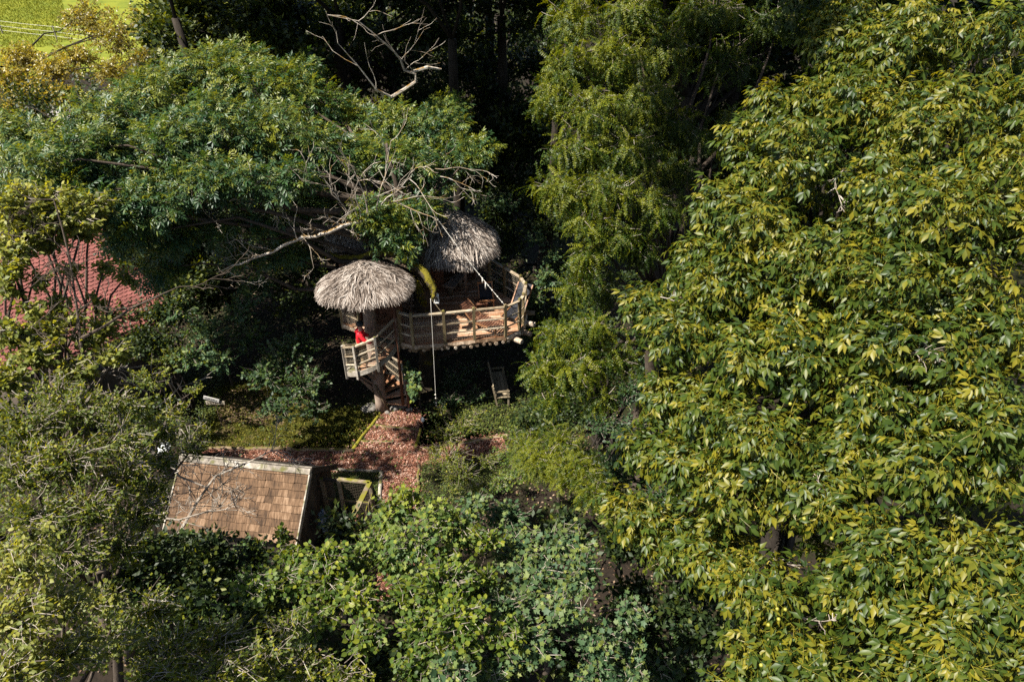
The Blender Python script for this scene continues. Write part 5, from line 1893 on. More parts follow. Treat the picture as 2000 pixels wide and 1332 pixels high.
tree('locust_tree', 'tall ferny locust tree with hanging feather leaves right of the treehouse', 'tree', np.array([3.6, 14.2, 0]), np.array([3.3, 13.4, 7.5]), L, 'locust', M['locust'], T_LOCUST,
     rosette, dict(k=6, size=.34, twig=.26, inc=(30, 80), droop=1.0, upb=.25, jit=.3, tint=.50, tvar=.17), shell=.3, up=.1, parts=300, cell=14, r_trunk=.2, twig_r=.006, leaf_name='frond')
# young locust near the path
L = [Lobe(1060, 900, 13.5, 60, 40, 70, young=.1), Lobe(1120, 920, 13.2, 60, 45, 80, young=.12), Lobe(1160, 960, 12.8, 45, 40, 50, young=.05), Lobe(1030, 870, 14.5, 45, 30, 40, young=.05), Lobe(1090, 860, 14.5, 50, 35, 40, young=.0)]
tree('locust_sapling', 'young locust sapling with yellow green fronds right of the path', 'sapling', np.array([1.2, 12.6, 0]), np.array([1.2, 12.5, 2.8]), L, 'locust', M['locust'], T_LOCUST,
     rosette, dict(k=7, size=.27, twig=.28, inc=(35, 85), droop=.55, upb=.7, jit=.35, tint=.5, tvar=.16), shell=.3, up=.2, parts=120, cell=16, r_trunk=.06, twig_r=.005, leaf_name='frond')

# --- big walnut on the right
L = []
for (x, y, d, rx, ry, n_, yg) in [
        (1640, 5, 10.6, 60, 50, 36, .05), (1600, 70, 10.4, 55, 45, 34, .03), (1520, 170, 9.9, 50, 45, 32, .03), (1450, 275, 9.4, 50, 42, 32, .02), (1690, 30, 10.5, 75, 55, 40, .05), (1820, 40, 9.8, 90, 70, 50, .08), (1950, 60, 9.2, 100, 80, 50, .05), (1620, 120, 10.0, 75, 60, 44, .02), (1740, 140, 9.2, 100, 80, 60, .06), (1880, 170, 8.6, 110, 90, 64, .1), (2010, 200, 8.2, 100, 90, 46, .08),
        (1560, 220, 9.4, 75, 60, 46, .02), (1660, 240, 8.8, 100, 80, 62, .05), (1790, 280, 8.2, 110, 90, 66, .06), (1930, 320, 7.8, 110, 90, 60, .1), (1490, 310, 9.0, 75, 60, 46, .0), (1580, 340, 8.6, 100, 80, 62, .05), (1700, 380, 8.0, 110, 90, 66, .06), (1850, 420, 7.6, 110, 90, 62, .04), (1980, 430, 7.4, 90, 90, 46, .06),
        (1410, 400, 9.0, 65, 60, 40, -.04), (1480, 440, 8.4, 100, 75, 60, .04), (1610, 480, 7.9, 110, 85, 64, .05), (1750, 530, 7.5, 110, 90, 60, .0), (1910, 560, 7.3, 110, 90, 56, .02), (1360, 510, 9.0, 65, 50, 36, -.03), (1420, 550, 8.4, 90, 70, 52, .02), (1540, 590, 7.9, 110, 80, 62, .04), (1680, 640, 7.4, 110, 85, 58, -.02), (1840, 680, 7.2, 110, 85, 52, -.03), (1980, 660, 7.2, 80, 80, 40, .02),
        (1270, 600, 9.2, 60, 50, 36, .0), (1330, 640, 8.6, 85, 65, 50, .04), (1450, 690, 8.0, 100, 75, 56, .03), (1580, 740, 7.5, 110, 80, 58, .02), (1730, 780, 7.1, 110, 80, 50, -.06), (1880, 810, 7.0, 100, 80, 44, -.05), (1985, 800, 7.0, 70, 80, 32, -.03),
        (1300, 780, 8.8, 70, 55, 40, .0), (1390, 800, 8.2, 95, 70, 52, .03), (1510, 850, 7.6, 105, 75, 54, .04), (1650, 890, 7.1, 110, 80, 50, .02), (1800, 920, 6.8, 105, 80, 46, -.02), (1940, 930, 6.7, 95, 80, 42, .0),
        (1260, 880, 9.0, 55, 45, 28, -.02), (1340, 900, 8.4, 85, 60, 42, .02), (1450, 960, 7.8, 100, 70, 50, .06), (1580, 1000, 7.2, 105, 75, 50, .04), (1730, 1030, 6.8, 110, 80, 48, .02), (1880, 1060, 6.5, 105, 80, 44, .04), (1990, 1070, 6.4, 80, 80, 34, .04),
        (1230, 1000, 8.8, 55, 40, 28, .08), (1300, 1040, 8.3, 75, 50, 36, .10), (1400, 1080, 7.7, 90, 60, 42, .06), (1520, 1120, 7.1, 100, 70, 44, .05), (1660, 1160, 6.7, 105, 75, 44, .05), (1810, 1190, 6.4, 105, 75, 42, .04), (1950, 1200, 6.2, 95, 80, 38, .04),
        (1480, 1230, 7.0, 85, 60, 34, .0), (1600, 1270, 6.6, 100, 70, 40, .02), (1750, 1310, 6.2, 105, 75, 40, .04), (1900, 1320, 6.0, 105, 75, 40, .05), (1470, 1320, 6.8, 80, 50, 26, .04), (2010, 1310, 6.0, 70, 70, 22, .05)]:
    L.append(Lobe(x + rng.uniform(-38, 38) * (x > 1450), y + rng.uniform(-45, 45) * (x > 1450), d + .2 + rng.uniform(0, .6), rx * rng.uniform(.6, .95), ry * rng.uniform(.75, 1.15), int(n_ * 1.1), young=yg))
    if x > 1350 and rng.random() < .5:
        q = Lobe(x + rng.uniform(-60, 60), y + rng.uniform(-60, 60), d + 1.5, rx * 1.1, ry * 1.1, int(n_ * .42), young=-.1)
        q.big, q.nolimb = 1.15, True
        L.append(q)


def walnut_tint(P, T):
    k = np.sin(P[:, 0] * 4.1 + 1) * np.sin(P[:, 2] * 3.7) * np.sin(P[:, 1] * 4.4 + 2)
    return T + .12 * k + .04


WAL_FORK = np.array([5.6, 9.8, 8.2])
wal = tree('walnut_tree', 'huge walnut tree with glossy drooping leaves filling the right side', 'tree', np.array([6.0, 10.6, 0]), WAL_FORK, L, 'walnut', M['walnut'], T_WALNUT,
           rosette, dict(k=6, size=.245, twig=.16, inc=(30, 88), droop=.35, upb=.75, jit=.34, tint=.30, tvar=.21), shell=.42, up=.35, facing=.5, parts=300, cell=28, r_trunk=.34, twig_r=.006, twigmat='youngtwig', bark='darkbark', limbbark='darkbark', extra=walnut_tint, far_tmpls=T_WALNUT_FAR)
mb = MB()
for x, y, d, ln, dx, dz in ((1440, 1085, 7.5, .5, 1, -.1), (1560, 985, 7.2, .3, .6, .7), (1650, 330, 8.2, .4, -.7, -.6), (1800, 345, 7.9, .45, -.9, -.2), (1330, 650, 8.6, .4, .7, -.4), (1980, 780, 6.8, .35, .8, .1), (1290, 580, 8.9, .3, .7, .1), (1750, 700, 7.2, .4, .5, .5), (1560, 1200, 6.8, .3, .6, -.2)):
    grow(mb, atd(x, y, d + .35), np.array([dx, -.3, dz]), ln, .008, 2, .5, 0, .3)
o = mb.build('bare_twigs', M['twig'], wal)
o['kind'] = 'stuff'
for i in range(46):
    x, y = rng.uniform(1450, 1980), rng.uniform(300, 1320)
    d = 6.2 + (1330 - y) / 1330 * 2.2 + (2000 - x) / 800 * .8
    c = atd(x, y, d)
    MB().blob(c, .021, i, .05, 7, 5).build('walnut_fruit', M['nut'], wal, True)

# --- left side
def blobs(lst):
    return [Lobe(x, y, d, rx, ry, n_, young=yg) for (x, y, d, rx, ry, n_, yg) in lst]


# pale hornbeam in front of the tiled roof
L = blobs([(90, 385, 10.4, 70, 35, 90, .12), (180, 400, 10.8, 50, 30, 60, .05), (60, 440, 10, 70, 35, 80, .12), (140, 430, 10.4, 60, 35, 80, .1), (20, 520, 9.6, 40, 30, 40, .1), (90, 640, 9.7, 50, 30, 50, .08), (170, 660, 10, 40, 25, 40, .05), (40, 400, 10, 70, 50, 110, .1), (110, 420, 10.3, 60, 45, 90, .08), (30, 480, 9.8, 55, 40, 60, .08), (90, 470, 10.2, 55, 25, 40, .05), (160, 450, 10.6, 35, 25, 30, .0), (15, 560, 9.6, 35, 40, 30, .05), (70, 545, 9.8, 40, 14, 14, .1), (140, 620, 10, 45, 16, 18, .08), (205, 520, 10.6, 24, 14, 10, .05), (130, 520, 10.2, 30, 12, 10, .1), (60, 650, 9.6, 40, 22, 24, .06), (60, 600, 9.6, 30, 20, 14, .1), (110, 590, 10, 35, 20, 18, .08), (190, 590, 10.6, 25, 20, 12, .0), (20, 650, 9.4, 45, 40, 50, .05), (200, 640, 10.4, 35, 30, 34, .02), (70, 690, 9.4, 55, 35, 70, .02), (150, 720, 9.6, 55, 35, 64, -.02), (225, 690, 10, 40, 30, 36, .0), (10, 740, 9, 60, 40, 70, .05), (250, 540, 11, 22, 20, 20, .0)])
hb = tree('hornbeam_tree', 'light yellow green hornbeam with open branches before the red roof', 'tree', np.array([-9.0, 9.4, 0]), np.array([-7.6, 8.6, 6.4]), L, 'hornbeam', M['hornbeam'], T_OVAL,
          spray, dict(k=11, size=.085, twig=.32, ang=55, droop=.2, upb=.6, jit=.45, tint=.45, tvar=.2), shell=.2, up=.4, parts=0, r_trunk=.09, twig_r=.005)
mb = MB()
for pts_, r0 in ((((205, 880), (185, 780), (160, 690), (150, 600), (135, 500), (120, 440), (105, 390)), .026), (((130, 800), (100, 700), (65, 640), (40, 570), (15, 500)), .04), (((160, 660), (200, 640), (260, 600), (350, 560)), .03), (((75, 690), (120, 640), (160, 600), (180, 590)), .018), (((10, 640), (30, 560), (5, 480)), .025)):
    P = np.array([atd(x, y, 9.8) for x, y in pts_])
    mb.tube(P, np.linspace(r0, .008, len(P)), 6)
    for q in P[2:]:
        for _ in range(1):
            grow(mb, q, np.array([rng.normal(0, .7), rng.normal(-.2, .4), rng.normal(.4, .6)]), rng.uniform(.4, .8), .008, 2, .5, .1, .3)
mb.build('bare_branch', M['bark'], hb)

# hornbeam / beech mass at the lower left (near)
L = blobs([(50, 830, 8.2, 90, 60, 150, .02), (150, 800, 8.6, 80, 55, 130, .0), (40, 920, 7.8, 90, 60, 150, .0), (130, 900, 8.0, 90, 60, 150, .0), (230, 860, 8.6, 80, 55, 130, .0), (310, 900, 9.2, 50, 40, 60, -.05), (240, 930, 8.4, 80, 55, 120, .0), (60, 1010, 7.4, 90, 60, 140, -.02), (170, 990, 7.8, 90, 60, 140, .0), (270, 1000, 8.4, 70, 50, 100, .0), (130, 1080, 7.3, 90, 55, 120, -.06), (230, 1070, 7.9, 75, 50, 100, -.03), (300, 950, 9, 45, 35, 50, .0), (320, 840, 9.6, 45, 35, 50, .0), (380, 870, 10.5, 45, 35, 50, -.06), (100, 760, 9, 70, 40, 80, .0), (220, 790, 9.2, 60, 40, 70, -.03), (340, 800, 10.2, 35, 25, 24, .1)])
tree('beech_tree', 'dense small leaved olive green tree at the lower left beside the shed', 'tree', np.array([-6.8, 6.2, 0]), np.array([-6.2, 6.4, 6.0]), L, 'beech', M['birch'], T_KITE,
     spray, dict(k=11, size=.05, twig=.26, ang=55, droop=.15, upb=.6, jit=.5, tint=.42, tvar=.2), shell=.25, up=.4, parts=0, r_trunk=.09, twig_r=.004)
# yellow birch at the bottom-left corner
L = blobs([(30, 1110, 5.6, 90, 60, 110, .12), (30, 1210, 5.3, 100, 70, 130, .14), (120, 1180, 5.8, 80, 60, 100, .06), (120, 1280, 5.6, 100, 60, 120, .08), (20, 1310, 5.2, 90, 60, 100, .1), (210, 1250, 6.3, 80, 55, 100, .0), (60, 1050, 6, 60, 40, 60, .1), (200, 1170, 6.5, 60, 40, 60, .0)])
tree('birch_tree', 'yellowish birch crown in the bottom left corner, nearest to the viewer', 'tree', np.array([-4.6, 3.2, 0]), np.array([-4.2, 3.4, 8.2]), L, 'birch', M['hornbeam'], T_OVAL,
     spray, dict(k=9, size=.048, twig=.22, ang=55, droop=.35, upb=.5, jit=.5, tint=.47, tvar=.22), shell=.2, up=.2, parts=200, cell=14, r_trunk=.07, twig_r=.0035)
# bottom-centre-left mixed shrub
L = blobs([(290, 1190, 7.0, 80, 45, 100, .0), (330, 1270, 6.6, 90, 55, 120, .0), (430, 1250, 7.0, 80, 50, 100, .0), (500, 1290, 6.8, 90, 45, 110, .02), (420, 1320, 6.4, 100, 40, 110, .02), (590, 1300, 7.0, 70, 45, 80, .02), (300, 1320, 6.2, 80, 40, 90, .04), (560, 1220, 7.6, 60, 40, 60, -.03), (680, 1320, 6.8, 70, 30, 60, .05)])
tree('field_maple', 'fine leaved green shrub crown along the bottom edge left of centre', 'shrub', np.array([-3.2, 4.6, 0]), np.array([-3.0, 4.4, 6.6]), L, 'beech', M['birch'], T_KITE,
     spray, dict(k=11, size=.048, twig=.24, ang=55, droop=.15, upb=.6, jit=.5, tint=.40, tvar=.2), shell=.2, up=.4, parts=0, r_trunk=.06, twig_r=.004)

# grey bare bush left of the shed
o = empty('bare_bush', np.array([-9.6, 12.2, 0]), 'tangle of bare grey branches reaching over the left end of the shed roof', 'bush')
mb = MB()
for pts_, r0, Yd in ((((330, 1100), (345, 1050), (385, 980), (420, 930), (480, 905), (530, 880)), .035, 12.6), (((300, 1010), (350, 1015), (400, 1000), (440, 995)), .025, 12.0), (((290, 880), (330, 900), (350, 930), (400, 950), (430, 990)), .03, 12.6), (((200, 930), (260, 905), (310, 900), (350, 920)), .03, 12.2)):
    P = np.array([atd(x, y, Yd) for x, y in pts_])
    mb.tube(P, np.linspace(r0, .008, len(P)), 6)
    for q in P[1:]:
        for _ in range(3):
            grow(mb, q, np.array([rng.normal(.2, .7), rng.normal(-.1, .4), rng.normal(.1, .5)]), rng.uniform(.35, .8), .009, 2, .5, 0, .3)
for _ in range(14):
    q = atd(rng.uniform(160, 330), rng.uniform(720, 800), 11.5)
    grow(mb, q, np.array([rng.normal(.2, .8), rng.normal(-.1, .4), rng.normal(.4, .5)]), rng.uniform(.6, 1.3), .012, 2, .45, 0, .3)
mb.tube([(-9.6, 12.2, 0), atd(300, 1010, 12.4), atd(330, 1000, 12.4)], (.08, .05, .03), 6)
mb.tube([(-9.6, 12.2, 0), atd(240, 900, 11.8), atd(230, 780, 11.5)], (.08, .05, .03), 6)
mb.build('branch', M['twig'], o)

# --- bottom maples and hazel
def blobs2(lst):
    return [Lobe(x + rng.uniform(-8, 8), y + rng.uniform(-8, 8), d + rng.uniform(-.2, .5), rx * .92, ry * .86, int(n_ * 1.25), young=yg) for (x, y, d, rx, ry, n_, yg) in lst]


MK = dict(k=8, size=.108, twig=.40, inc=(45, 110), droop=.3, upb=.7, jit=.42, tint=.42, tvar=.14)
L = blobs2([(800, 965, 9.6, 30, 35, 26, .35), (775, 1000, 9.5, 70, 40, 50, .14), (850, 1000, 9.5, 55, 40, 40, .1), (740, 1060, 9.2, 70, 40, 50, .05), (820, 1060, 9.0, 85, 45, 60, .04), (900, 1030, 9.4, 60, 40, 40, .05), (760, 1090, 9.0, 60, 30, 36, .0), (880, 1090, 9.0, 50, 35, 30, .04), (705, 1085, 9.3, 35, 30, 20, .1)])
tree('sycamore_sapling', 'sycamore sapling with a bright yellow green top beside the pen', 'sapling', np.array([-1.9, 8.2, 0]), np.array([-1.7, 8.0, 6.4]), L, 'maple', M['maple'], T_MAPLE, rosette, MK, shell=.3, up=.35, parts=300, cell=15, r_trunk=.06, twig_r=.004)
L = blobs2([(930, 990, 10.2, 50, 35, 34, .0), (980, 1010, 10.4, 60, 40, 46, -.05), (1010, 1080, 9.2, 75, 50, 56, .0), (1080, 1060, 9.4, 85, 50, 64, .02), (1050, 1130, 8.8, 80, 50, 60, .0), (1140, 1120, 9.0, 70, 50, 50, .0), (1120, 1060, 9.6, 60, 40, 36, .1), (1000, 1190, 8.3, 70, 50, 50, -.03), (1100, 1190, 8.5, 65, 45, 40, .02), (1030, 1260, 7.9, 85, 50, 60, .0), (960, 1310, 7.5, 80, 40, 50, .02), (880, 1310, 7.4, 70, 35, 40, .02), (1180, 1260, 8.2, 70, 45, 40, -.05), (1230, 1200, 8.6, 50, 35, 26, -.06), (1160, 1310, 7.8, 60, 35, 30, -.04), (1240, 1310, 8.0, 50, 30, 22, -.06), (1230, 1260, 8.3, 40, 30, 20, -.05)])
tree('sycamore_tree', 'blue green sycamore crown low in the centre of the foreground', 'tree', np.array([.6, 6.2, 0]), np.array([.4, 6.1, 6.2]), L, 'bluemaple', M['bluemaple'], T_MAPLE, rosette, MK, shell=.3, up=.3, parts=300, cell=15, r_trunk=.07, twig_r=.004)
HK = dict(k=10, size=.072, twig=.32, ang=60, droop=.25, upb=.7, jit=.42, tint=.38, tvar=.17)
L = blobs2([(870, 1130, 8.4, 90, 60, 90, .03), (800, 1160, 8.2, 60, 50, 60, .02), (900, 1200, 8.0, 80, 55, 80, .04), (820, 1230, 7.8, 60, 50, 54, -.02), (880, 1270, 7.6, 80, 45, 70, .03), (940, 1130, 8.5, 55, 45, 44, .04), (950, 1050, 9, 45, 30, 34, .1), (980, 1240, 7.8, 50, 40, 36, .04), (800, 1300, 7.3, 50, 35, 34, .03)])
tree('hazel_shrub', 'round leaved green hazel between the two sycamores at the bottom', 'shrub', np.array([-.9, 6.2, 0]), np.array([-.8, 6.0, 5.8]), L, 'hazel', M['hazel'], T_HAZEL, spray, HK, shell=.25, up=.4, parts=300, cell=12, r_trunk=.04, twig_r=.004)
L = blobs2([(640, 1080, 9.0, 60, 35, 54, .04), (580, 1080, 9.2, 45, 25, 36, .06), (560, 1130, 8.8, 70, 40, 60, .0), (640, 1140, 8.6, 70, 45, 64, .03), (700, 1160, 8.3, 60, 45, 54, .08), (500, 1150, 8.8, 60, 40, 50, -.06), (620, 1210, 8.0, 70, 40, 54, .0), (710, 1230, 7.8, 55, 40, 40, .04), (560, 1050, 9.6, 22, 25, 14, .05)])
tree('hazel_shrub', 'hazel shrub with light twigs in front of the shed eave', 'shrub', np.array([-3.0, 7.6, 0]), np.array([-2.8, 7.4, 5.4]), L, 'hazel', M['hazel'], T_HAZEL, spray, HK, shell=.25, up=.4, parts=200, cell=12, r_trunk=.04, twig_r=.004)
L = blobs2([(400, 1075, 12.4, 55, 22, 50, -.12), (480, 1085, 12.2, 55, 22, 50, -.1), (360, 1060, 12.6, 40, 24, 40, -.1), (410, 1110, 10.6, 60, 35, 50, -.12), (470, 1130, 10.2, 55, 40, 46, -.1), (420, 1160, 10, 60, 35, 46, -.14), (400, 1210, 9.4, 60, 35, 40, -.14)])
tree('maple_shrub', 'dark green shaded maple shrub below the left end of the shed', 'shrub', np.array([-5.2, 9.0, 0]), np.array([-5.1, 8.9, 3.2]), L, 'maple', M['maple'], T_MAPLE, rosette, MK, shell=.3, up=.3, parts=80, cell=15, r_trunk=.04, twig_r=.004)

# --- understorey shrubs in the clearing
SK = dict(k=8, size=.12, twig=.34, ang=55, droop=.25, upb=.75, jit=.35, tint=.42, tvar=.18)


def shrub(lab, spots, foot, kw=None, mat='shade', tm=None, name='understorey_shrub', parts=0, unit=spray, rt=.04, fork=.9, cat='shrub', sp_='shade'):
    k = dict(SK)
    k.update(kw or {})
    L = blobs(spots)
    f = np.asarray(foot, float)
    return tree(name, lab, cat, f, f + [0, 0, fork], L, sp_, M[mat], tm or T_OVAL, unit, k, shell=.25, up=.4, parts=parts, cell=12, r_trunk=rt, twig_r=.004)


shrub('round green shrub with glossy leaves left of the spiral stair', [(560, 690, 22.5, 60, 45, 130, .02), (595, 670, 22.8, 45, 35, 80, -.02), (520, 730, 22.2, 50, 40, 90, .0), (590, 750, 22.2, 60, 40, 110, .0), (550, 800, 21.8, 50, 25, 60, .0), (480, 660, 22.8, 45, 40, 80, .02), (610, 800, 22, 40, 22, 30, -.05)], (-7.6, 19.2, 0), parts=0)
shrub('blue green elder bush under the ash crown, left of the glossy shrub', [(500, 560, 23, 45, 30, 60, .0), (470, 600, 23, 45, 35, 60, .0), (400, 650, 22.5, 50, 40, 80, -.02), (370, 700, 22, 45, 35, 60, .02), (430, 700, 22.4, 40, 35, 50, -.02), (340, 610, 22.5, 40, 30, 40, -.04)], (-10.2, 20.0, 0), {'size': .13}, 'bluemaple')
shrub('grey green twiggy bush left of the bare bank by the sign', [(330, 700, 22, 50, 35, 60, .0), (290, 740, 21.5, 50, 30, 60, .02), (380, 760, 21.5, 26, 18, 16, .05), (330, 850, 19.8, 40, 22, 50, .0), (400, 838, 20.2, 18, 14, 14, .12), (300, 820, 20, 45, 30, 50, .02), (250, 800, 19.5, 45, 35, 50, .0), (290, 880, 18.8, 40, 25, 50, .0)], (-11.2, 16.4, 0), {'size': .10}, 'birch')
shrub('pale leaved ivy shrub in the dark right of the deck', [(1065, 545, 25, 25, 30, 40, .05), (1050, 580, 25, 25, 20, 26, .0), (1080, 500, 26, 25, 25, 24, -.05), (990, 400, 27, 35, 22, 30, -.08), (960, 390, 27.5, 25, 18, 20, -.08), (1050, 470, 26.5, 30, 25, 22, -.1)], (1.4, 26.0, 0), {'size': .13}, 'bluemaple', fork=2.5)
shrub('maple sapling with pale leaves at the foot of the stair', [(805, 745, 22.2, 20, 20, 26, .0), (812, 765, 21.8, 18, 18, 22, .12), (800, 725, 22.6, 16, 14, 14, -.05)], (-3.2, 18.8, 0), {'size': .15, 'twig': .2}, 'bluemaple', T_MAPLE, 'maple_sapling', 0, spray, .025, .6, 'sapling')
shrub('dark bush behind the hanging rope under the deck', [(890, 740, 24.5, 35, 25, 50, -.06), (930, 770, 24, 30, 20, 30, -.05), (880, 780, 23.6, 35, 18, 36, -.06), (920, 720, 25, 30, 20, 30, -.08)], (-2.0, 20.5, 0), {'size': .09})
shrub('wispy pale shrub arching over the fork in the path', [(870, 850, 20, 40, 22, 46, .1), (900, 830, 20, 40, 22, 46, .08), (930, 805, 20.2, 25, 15, 20, .1), (860, 800, 20.2, 20, 20, 16, .15), (880, 890, 19, 55, 30, 80, .05), (900, 930, 18.3, 60, 30, 90, .0), (930, 960, 17.6, 50, 30, 70, -.02), (850, 880, 19.2, 25, 22, 26, .1), (950, 900, 19, 30, 22, 34, .0)], (-1.7, 15.4, 0), {'size': .055, 'twig': .4, 'k': 11}, 'birch', name='wispy_shrub')
shrub('green bramble clump at the right end of the path', [(1010, 850, 19, 40, 25, 60, .02), (1050, 840, 19.4, 40, 25, 60, .06), (1000, 890, 18, 40, 25, 60, -.02), (1020, 920, 17, 35, 25, 50, .0), (980, 940, 16.8, 35, 20, 40, -.02), (1070, 880, 17.6, 35, 25, 40, .0)], (.6, 16.0, 0), {'size': .07}, 'hazel', name='bramble_clump')
shrub('leafy shoots at the foot of the dark trees by the locust', [(1230, 760, 17, 50, 40, 60, -.1), (1270, 700, 17, 40, 30, 40, -.12), (1180, 830, 16, 50, 30, 50, -.1), (1240, 840, 15, 50, 35, 50, -.12), (1200, 910, 14, 50, 35, 50, -.08)], (2.6, 15.4, 0), {'size': .09})
shrub('shaded bush in the dark gap between locust and walnut', [(1290, 980, 12, 60, 45, 60, -.12), (1330, 1230, 10.5, 50, 50, 50, -.12), (1290, 1300, 10, 60, 40, 50, -.1), (1350, 1140, 10.8, 40, 40, 36, -.12)], (2.4, 9.6, 0), {'size': .1})

# --- background: tall forest trees whose crowns stand above the clearing, birches by the field
FK = dict(k=7, size=.20, twig=.55, ang=55, droop=.25, upb=.6, jit=.45, tint=.38, tvar=.2)


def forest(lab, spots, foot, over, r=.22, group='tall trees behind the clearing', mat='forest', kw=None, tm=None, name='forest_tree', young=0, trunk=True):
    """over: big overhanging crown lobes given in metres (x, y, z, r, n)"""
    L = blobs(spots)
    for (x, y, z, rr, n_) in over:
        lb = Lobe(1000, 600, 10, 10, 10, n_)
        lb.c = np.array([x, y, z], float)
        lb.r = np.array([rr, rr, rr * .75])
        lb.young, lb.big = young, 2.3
        L.append(lb)
    f = np.asarray(foot, float)
    k = dict(FK)
    k.update(kw or {})
    high = [q for q in L[len(spots):]]
    top = 10.5 if over else max(1.2, np.mean([q.c[2] for q in L]) - f[2])
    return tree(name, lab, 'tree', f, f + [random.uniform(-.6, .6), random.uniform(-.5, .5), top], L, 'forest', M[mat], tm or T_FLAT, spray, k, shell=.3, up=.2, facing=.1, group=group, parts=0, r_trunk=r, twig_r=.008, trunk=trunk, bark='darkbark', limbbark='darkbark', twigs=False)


def gz(x, y):
    return (x, y, float(hgt(x, y)))


forest('tall dark tree behind the rear thatch roof', [(900, 330, 30, 60, 40, 60, -.1), (960, 250, 32, 60, 50, 60, -.05)], gz(-2.5, 27.5), [(-4, 27.5, 14.5, 3.6, 420), (-1, 26.5, 15.5, 3.2, 320), (-6.5, 25.8, 14.8, 2.6, 240)], .24)
forest('tall dark tree in the gap left of the locust', [(940, 110, 34, 80, 60, 90, .1), (1010, 150, 34, 60, 60, 70, .05), (930, 210, 33, 50, 40, 50, .08), (1040, 60, 33, 50, 60, 50, .0)], gz(-.5, 31), [(-2, 31, 16, 3.8, 380), (2, 30, 16, 3.6, 320)], .26)
forest('dark tree with mossy branches above the ash crown', [(700, 60, 32, 90, 50, 110, .0), (800, 90, 32, 70, 50, 80, -.05), (620, 40, 31, 70, 45, 80, .03), (760, 30, 33, 80, 40, 80, .0)], gz(-7.5, 30), [(-8, 29, 16, 3.6, 360), (-11, 28, 16.5, 3.2, 260)], .25)
forest('olive tinted tree behind the top of the ash crown', [(400, 60, 30, 90, 40, 110, .08), (480, 40, 30, 80, 45, 100, .02), (330, 90, 29, 60, 45, 70, .03), (560, 90, 29, 60, 40, 60, .0), (420, 10, 31, 90, 30, 80, .05)], gz(-12.5, 29), [(-14, 30, 16.5, 3.2, 260)], .22, kw={'tint': .45})
forest('dark trunked tree directly left of the ferny locust', [(1030, 300, 29, 40, 60, 40, -.1), (1000, 450, 28, 40, 30, 30, -.1)], gz(1.5, 26.5), [(1.5, 26.5, 14.5, 3.2, 300), (4.5, 26, 14.5, 3.2, 260)], .2)
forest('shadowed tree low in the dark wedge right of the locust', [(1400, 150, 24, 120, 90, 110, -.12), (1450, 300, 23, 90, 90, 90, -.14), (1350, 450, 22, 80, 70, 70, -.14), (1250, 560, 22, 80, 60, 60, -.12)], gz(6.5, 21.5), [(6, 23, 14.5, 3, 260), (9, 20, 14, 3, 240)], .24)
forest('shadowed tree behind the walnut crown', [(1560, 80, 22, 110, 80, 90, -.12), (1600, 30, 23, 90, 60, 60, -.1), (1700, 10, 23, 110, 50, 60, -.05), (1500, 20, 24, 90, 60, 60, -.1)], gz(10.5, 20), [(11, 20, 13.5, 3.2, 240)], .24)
forest('dark understorey tree behind the shaded third hut', [(620, 560, 25.5, 60, 40, 50, -.1), (560, 470, 25.5, 60, 45, 50, -.12), (620, 420, 26, 60, 40, 50, -.1), (380, 560, 25, 60, 45, 50, -.12), (300, 560, 24.5, 50, 40, 40, -.1)], gz(-8.5, 25), [], .2, kw={'size': .16})



def boxes(*bs):
    out = []
    for (x0, x1, y0, y1, d0, d1, cnt, r, n_, yg) in bs:
        for _ in range(cnt):
            y = random.uniform(y0, y1)
            d = d0 + (d1 - d0) * (1 - (y - y0) / max(1, y1 - y0)) * .8 + random.uniform(0, .2) * (d1 - d0)
            out.append((random.uniform(x0, x1), y, d, r * random.uniform(.8, 1.25), r * random.uniform(.55, .9), n_, yg + random.uniform(-.08, .08)))
    return out


DK = {'size': .26, 'k': 6, 'twig': .6, 'tint': .36}
forest('dense dark tree filling the gap above the rear hut', boxes((790, 1080, 40, 330, 28, 32, 20, 60, 80, -.1), (840, 1060, 0, 230, 33, 38, 18, 75, 90, -.05), (840, 1100, 200, 420, 28, 33, 14, 70, 80, -.1)), gz(-1.2, 33.5), [(-5, 30, 15, 3.5, 300), (0, 28, 15, 3.2, 300)], .28, kw=DK)
forest('dense dark tree behind the bare crooked branch', boxes((480, 1070, -40, 120, 27, 30, 26, 62, 90, -.06), (600, 860, 0, 240, 31, 36, 22, 75, 90, -.02)), gz(-5.4, 33), [(-9, 27.5, 15.5, 3.4, 280)], .26, kw=DK)
forest('dense olive tree along the top edge above the ash', boxes((300, 560, -30, 70, 27, 30, 12, 60, 90, .0), (310, 620, -10, 120, 31, 36, 20, 70, 90, .06)), gz(-11, 34), [(-13, 27, 16, 3, 240)], .26, kw=dict(DK, tint=.40))
forest('dark bushy tree under the ash crown behind the bare branches', boxes((280, 660, 400, 620, 24, 28, 26, 65, 85, -.08)), gz(-7, 26), [], .18, kw=dict(DK, size=.18))
forest('dark bushy tree left of the ash trunk by the tiled roof', boxes((200, 430, 380, 640, 22, 25, 14, 55, 80, -.06), (0, 330, 140, 330, 27, 32, 16, 70, 80, -.02)), gz(-11.5, 24.5), [], .16, kw=dict(DK, size=.18))
forest('dark ivy hung tree right of the deck railing', boxes((940, 1130, 380, 660, 25, 29, 20, 55, 80, -.1)), gz(1.2, 28.5), [], .2, kw=dict(DK, size=.18))
forest('shadowed thicket under the ferny locust', boxes((1010, 1140, 770, 840, 18.5, 20, 8, 45, 60, -.12), (1130, 1330, 540, 830, 16, 20, 20, 60, 80, -.14), (1130, 1330, 830, 1010, 13.5, 15.5, 10, 60, 70, -.14)), gz(3.0, 17.5), [], .14, trunk=False, kw=dict(DK, size=.14))
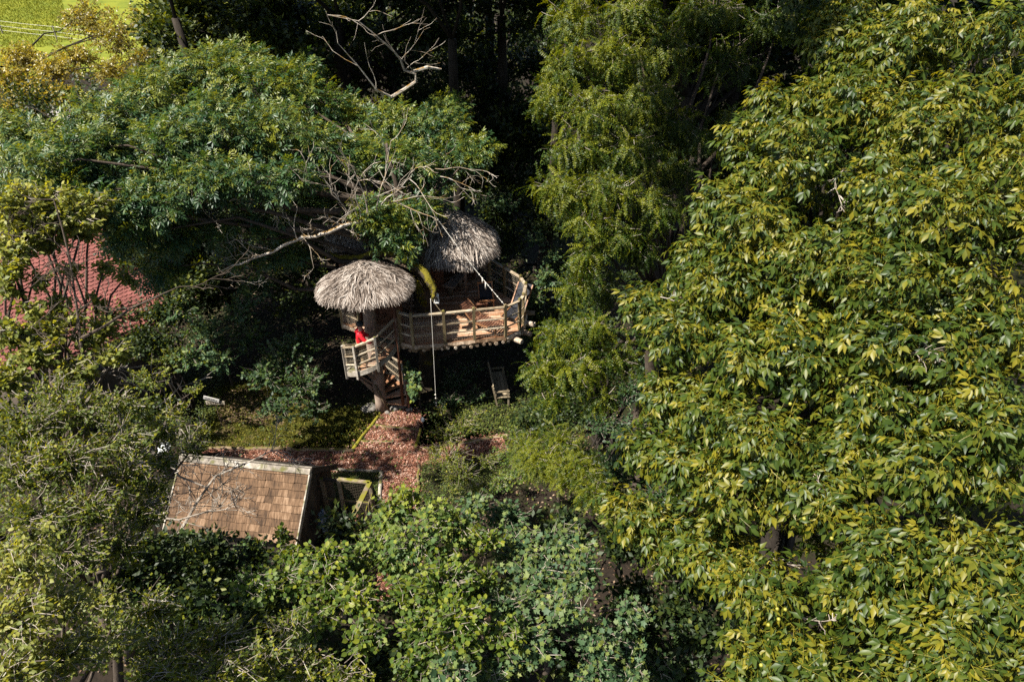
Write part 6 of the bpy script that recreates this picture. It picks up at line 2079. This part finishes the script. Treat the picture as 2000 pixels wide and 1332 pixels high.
forest('dark tree filling the top of the wedge between locust and walnut', boxes((1620, 2060, -40, 330, 17, 23, 16, 90, 80, -.14), (1290, 1640, -10, 460, 19, 26, 30, 90, 90, -.14)), gz(7.5, 24.5), [(4, 22, 14.5, 3, 260), (7.5, 18.5, 14.5, 3, 260)], .24, kw=DK)
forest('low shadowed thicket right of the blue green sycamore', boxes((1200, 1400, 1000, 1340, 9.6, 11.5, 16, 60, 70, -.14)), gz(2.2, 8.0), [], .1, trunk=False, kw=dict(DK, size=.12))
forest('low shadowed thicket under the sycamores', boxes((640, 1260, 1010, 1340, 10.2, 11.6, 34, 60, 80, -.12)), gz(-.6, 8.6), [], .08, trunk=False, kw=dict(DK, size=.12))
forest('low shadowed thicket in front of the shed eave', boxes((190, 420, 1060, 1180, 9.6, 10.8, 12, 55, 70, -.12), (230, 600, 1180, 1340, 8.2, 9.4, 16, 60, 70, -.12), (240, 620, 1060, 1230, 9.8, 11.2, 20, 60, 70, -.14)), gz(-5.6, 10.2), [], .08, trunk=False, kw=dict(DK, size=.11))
forest('dark thicket between the sign and the tiled house', boxes((230, 330, 600, 850, 20, 23, 10, 45, 60, -.08)), gz(-11, 18.5), [], .1, trunk=False, kw=dict(DK, size=.13))

forest('tall tree on the left whose high crown dapples the clearing', boxes((0, 60, 780, 900, 15, 17, 3, 40, 40, .0)), gz(-14, 12.5), [(-15.3, 12.0, 13.4, 1.0, 22), (-13.2, 11.4, 12.8, 1.0, 18), (-11.6, 13.0, 12.9, .9, 16), (-10.6, 11.2, 13, .9, 16), (-16.8, 11.0, 12.4, 1.0, 20), (-10.3, 12.2, 13.6, .8, 14)], .22, 'trees on the left')
forest('shadowed tall tree hidden deep behind the ferny locust fronds', boxes((1050, 1650, -40, 320, 19, 24, 26, 75, 80, -.14), (1180, 1500, 0, 300, 18, 22, 10, 80, 70, -.14)), gz(4.5, 19.5), [(1.5, 17.8, 15.6, 2.6, 260), (4.2, 18.6, 15.8, 2.8, 260), (3.0, 21, 15.5, 2.8, 240), (-1, 20.5, 15.6, 2.2, 160)], .22, kw=DK)

BK = dict(k=14, size=.13, twig=.8, ang=50, droop=.5, upb=.4, jit=.5, tint=.45, tvar=.22, sag=.25)
forest('hanging olive birch right of the bright field', [(170, 40, 38, 55, 55, 240, .0), (230, 70, 37, 55, 60, 230, -.05), (150, 110, 37, 50, 45, 180, .05), (220, 140, 36, 50, 40, 150, -.03), (290, 40, 38, 50, 50, 120, -.12), (280, 110, 36, 40, 40, 90, -.1)], gz(-27, 38), [], .14, 'birches by the field', 'gold', BK, T_BIRCH, 'silver_birch')
forest('pale golden birch below the field fence', [(40, 110, 34, 55, 40, 200, .08), (100, 130, 34, 50, 35, 180, .1), (60, 170, 33, 60, 40, 200, .06), (30, 220, 32, 50, 40, 200, .1), (120, 185, 33, 50, 35, 220, .06), (80, 240, 31, 50, 30, 180, .1), (160, 200, 32, 40, 30, 140, .05), (10, 150, 33, 50, 50, 140, .1)], gz(-30, 33), [], .14, 'birches by the field', 'gold', BK, T_BIRCH, 'silver_birch')
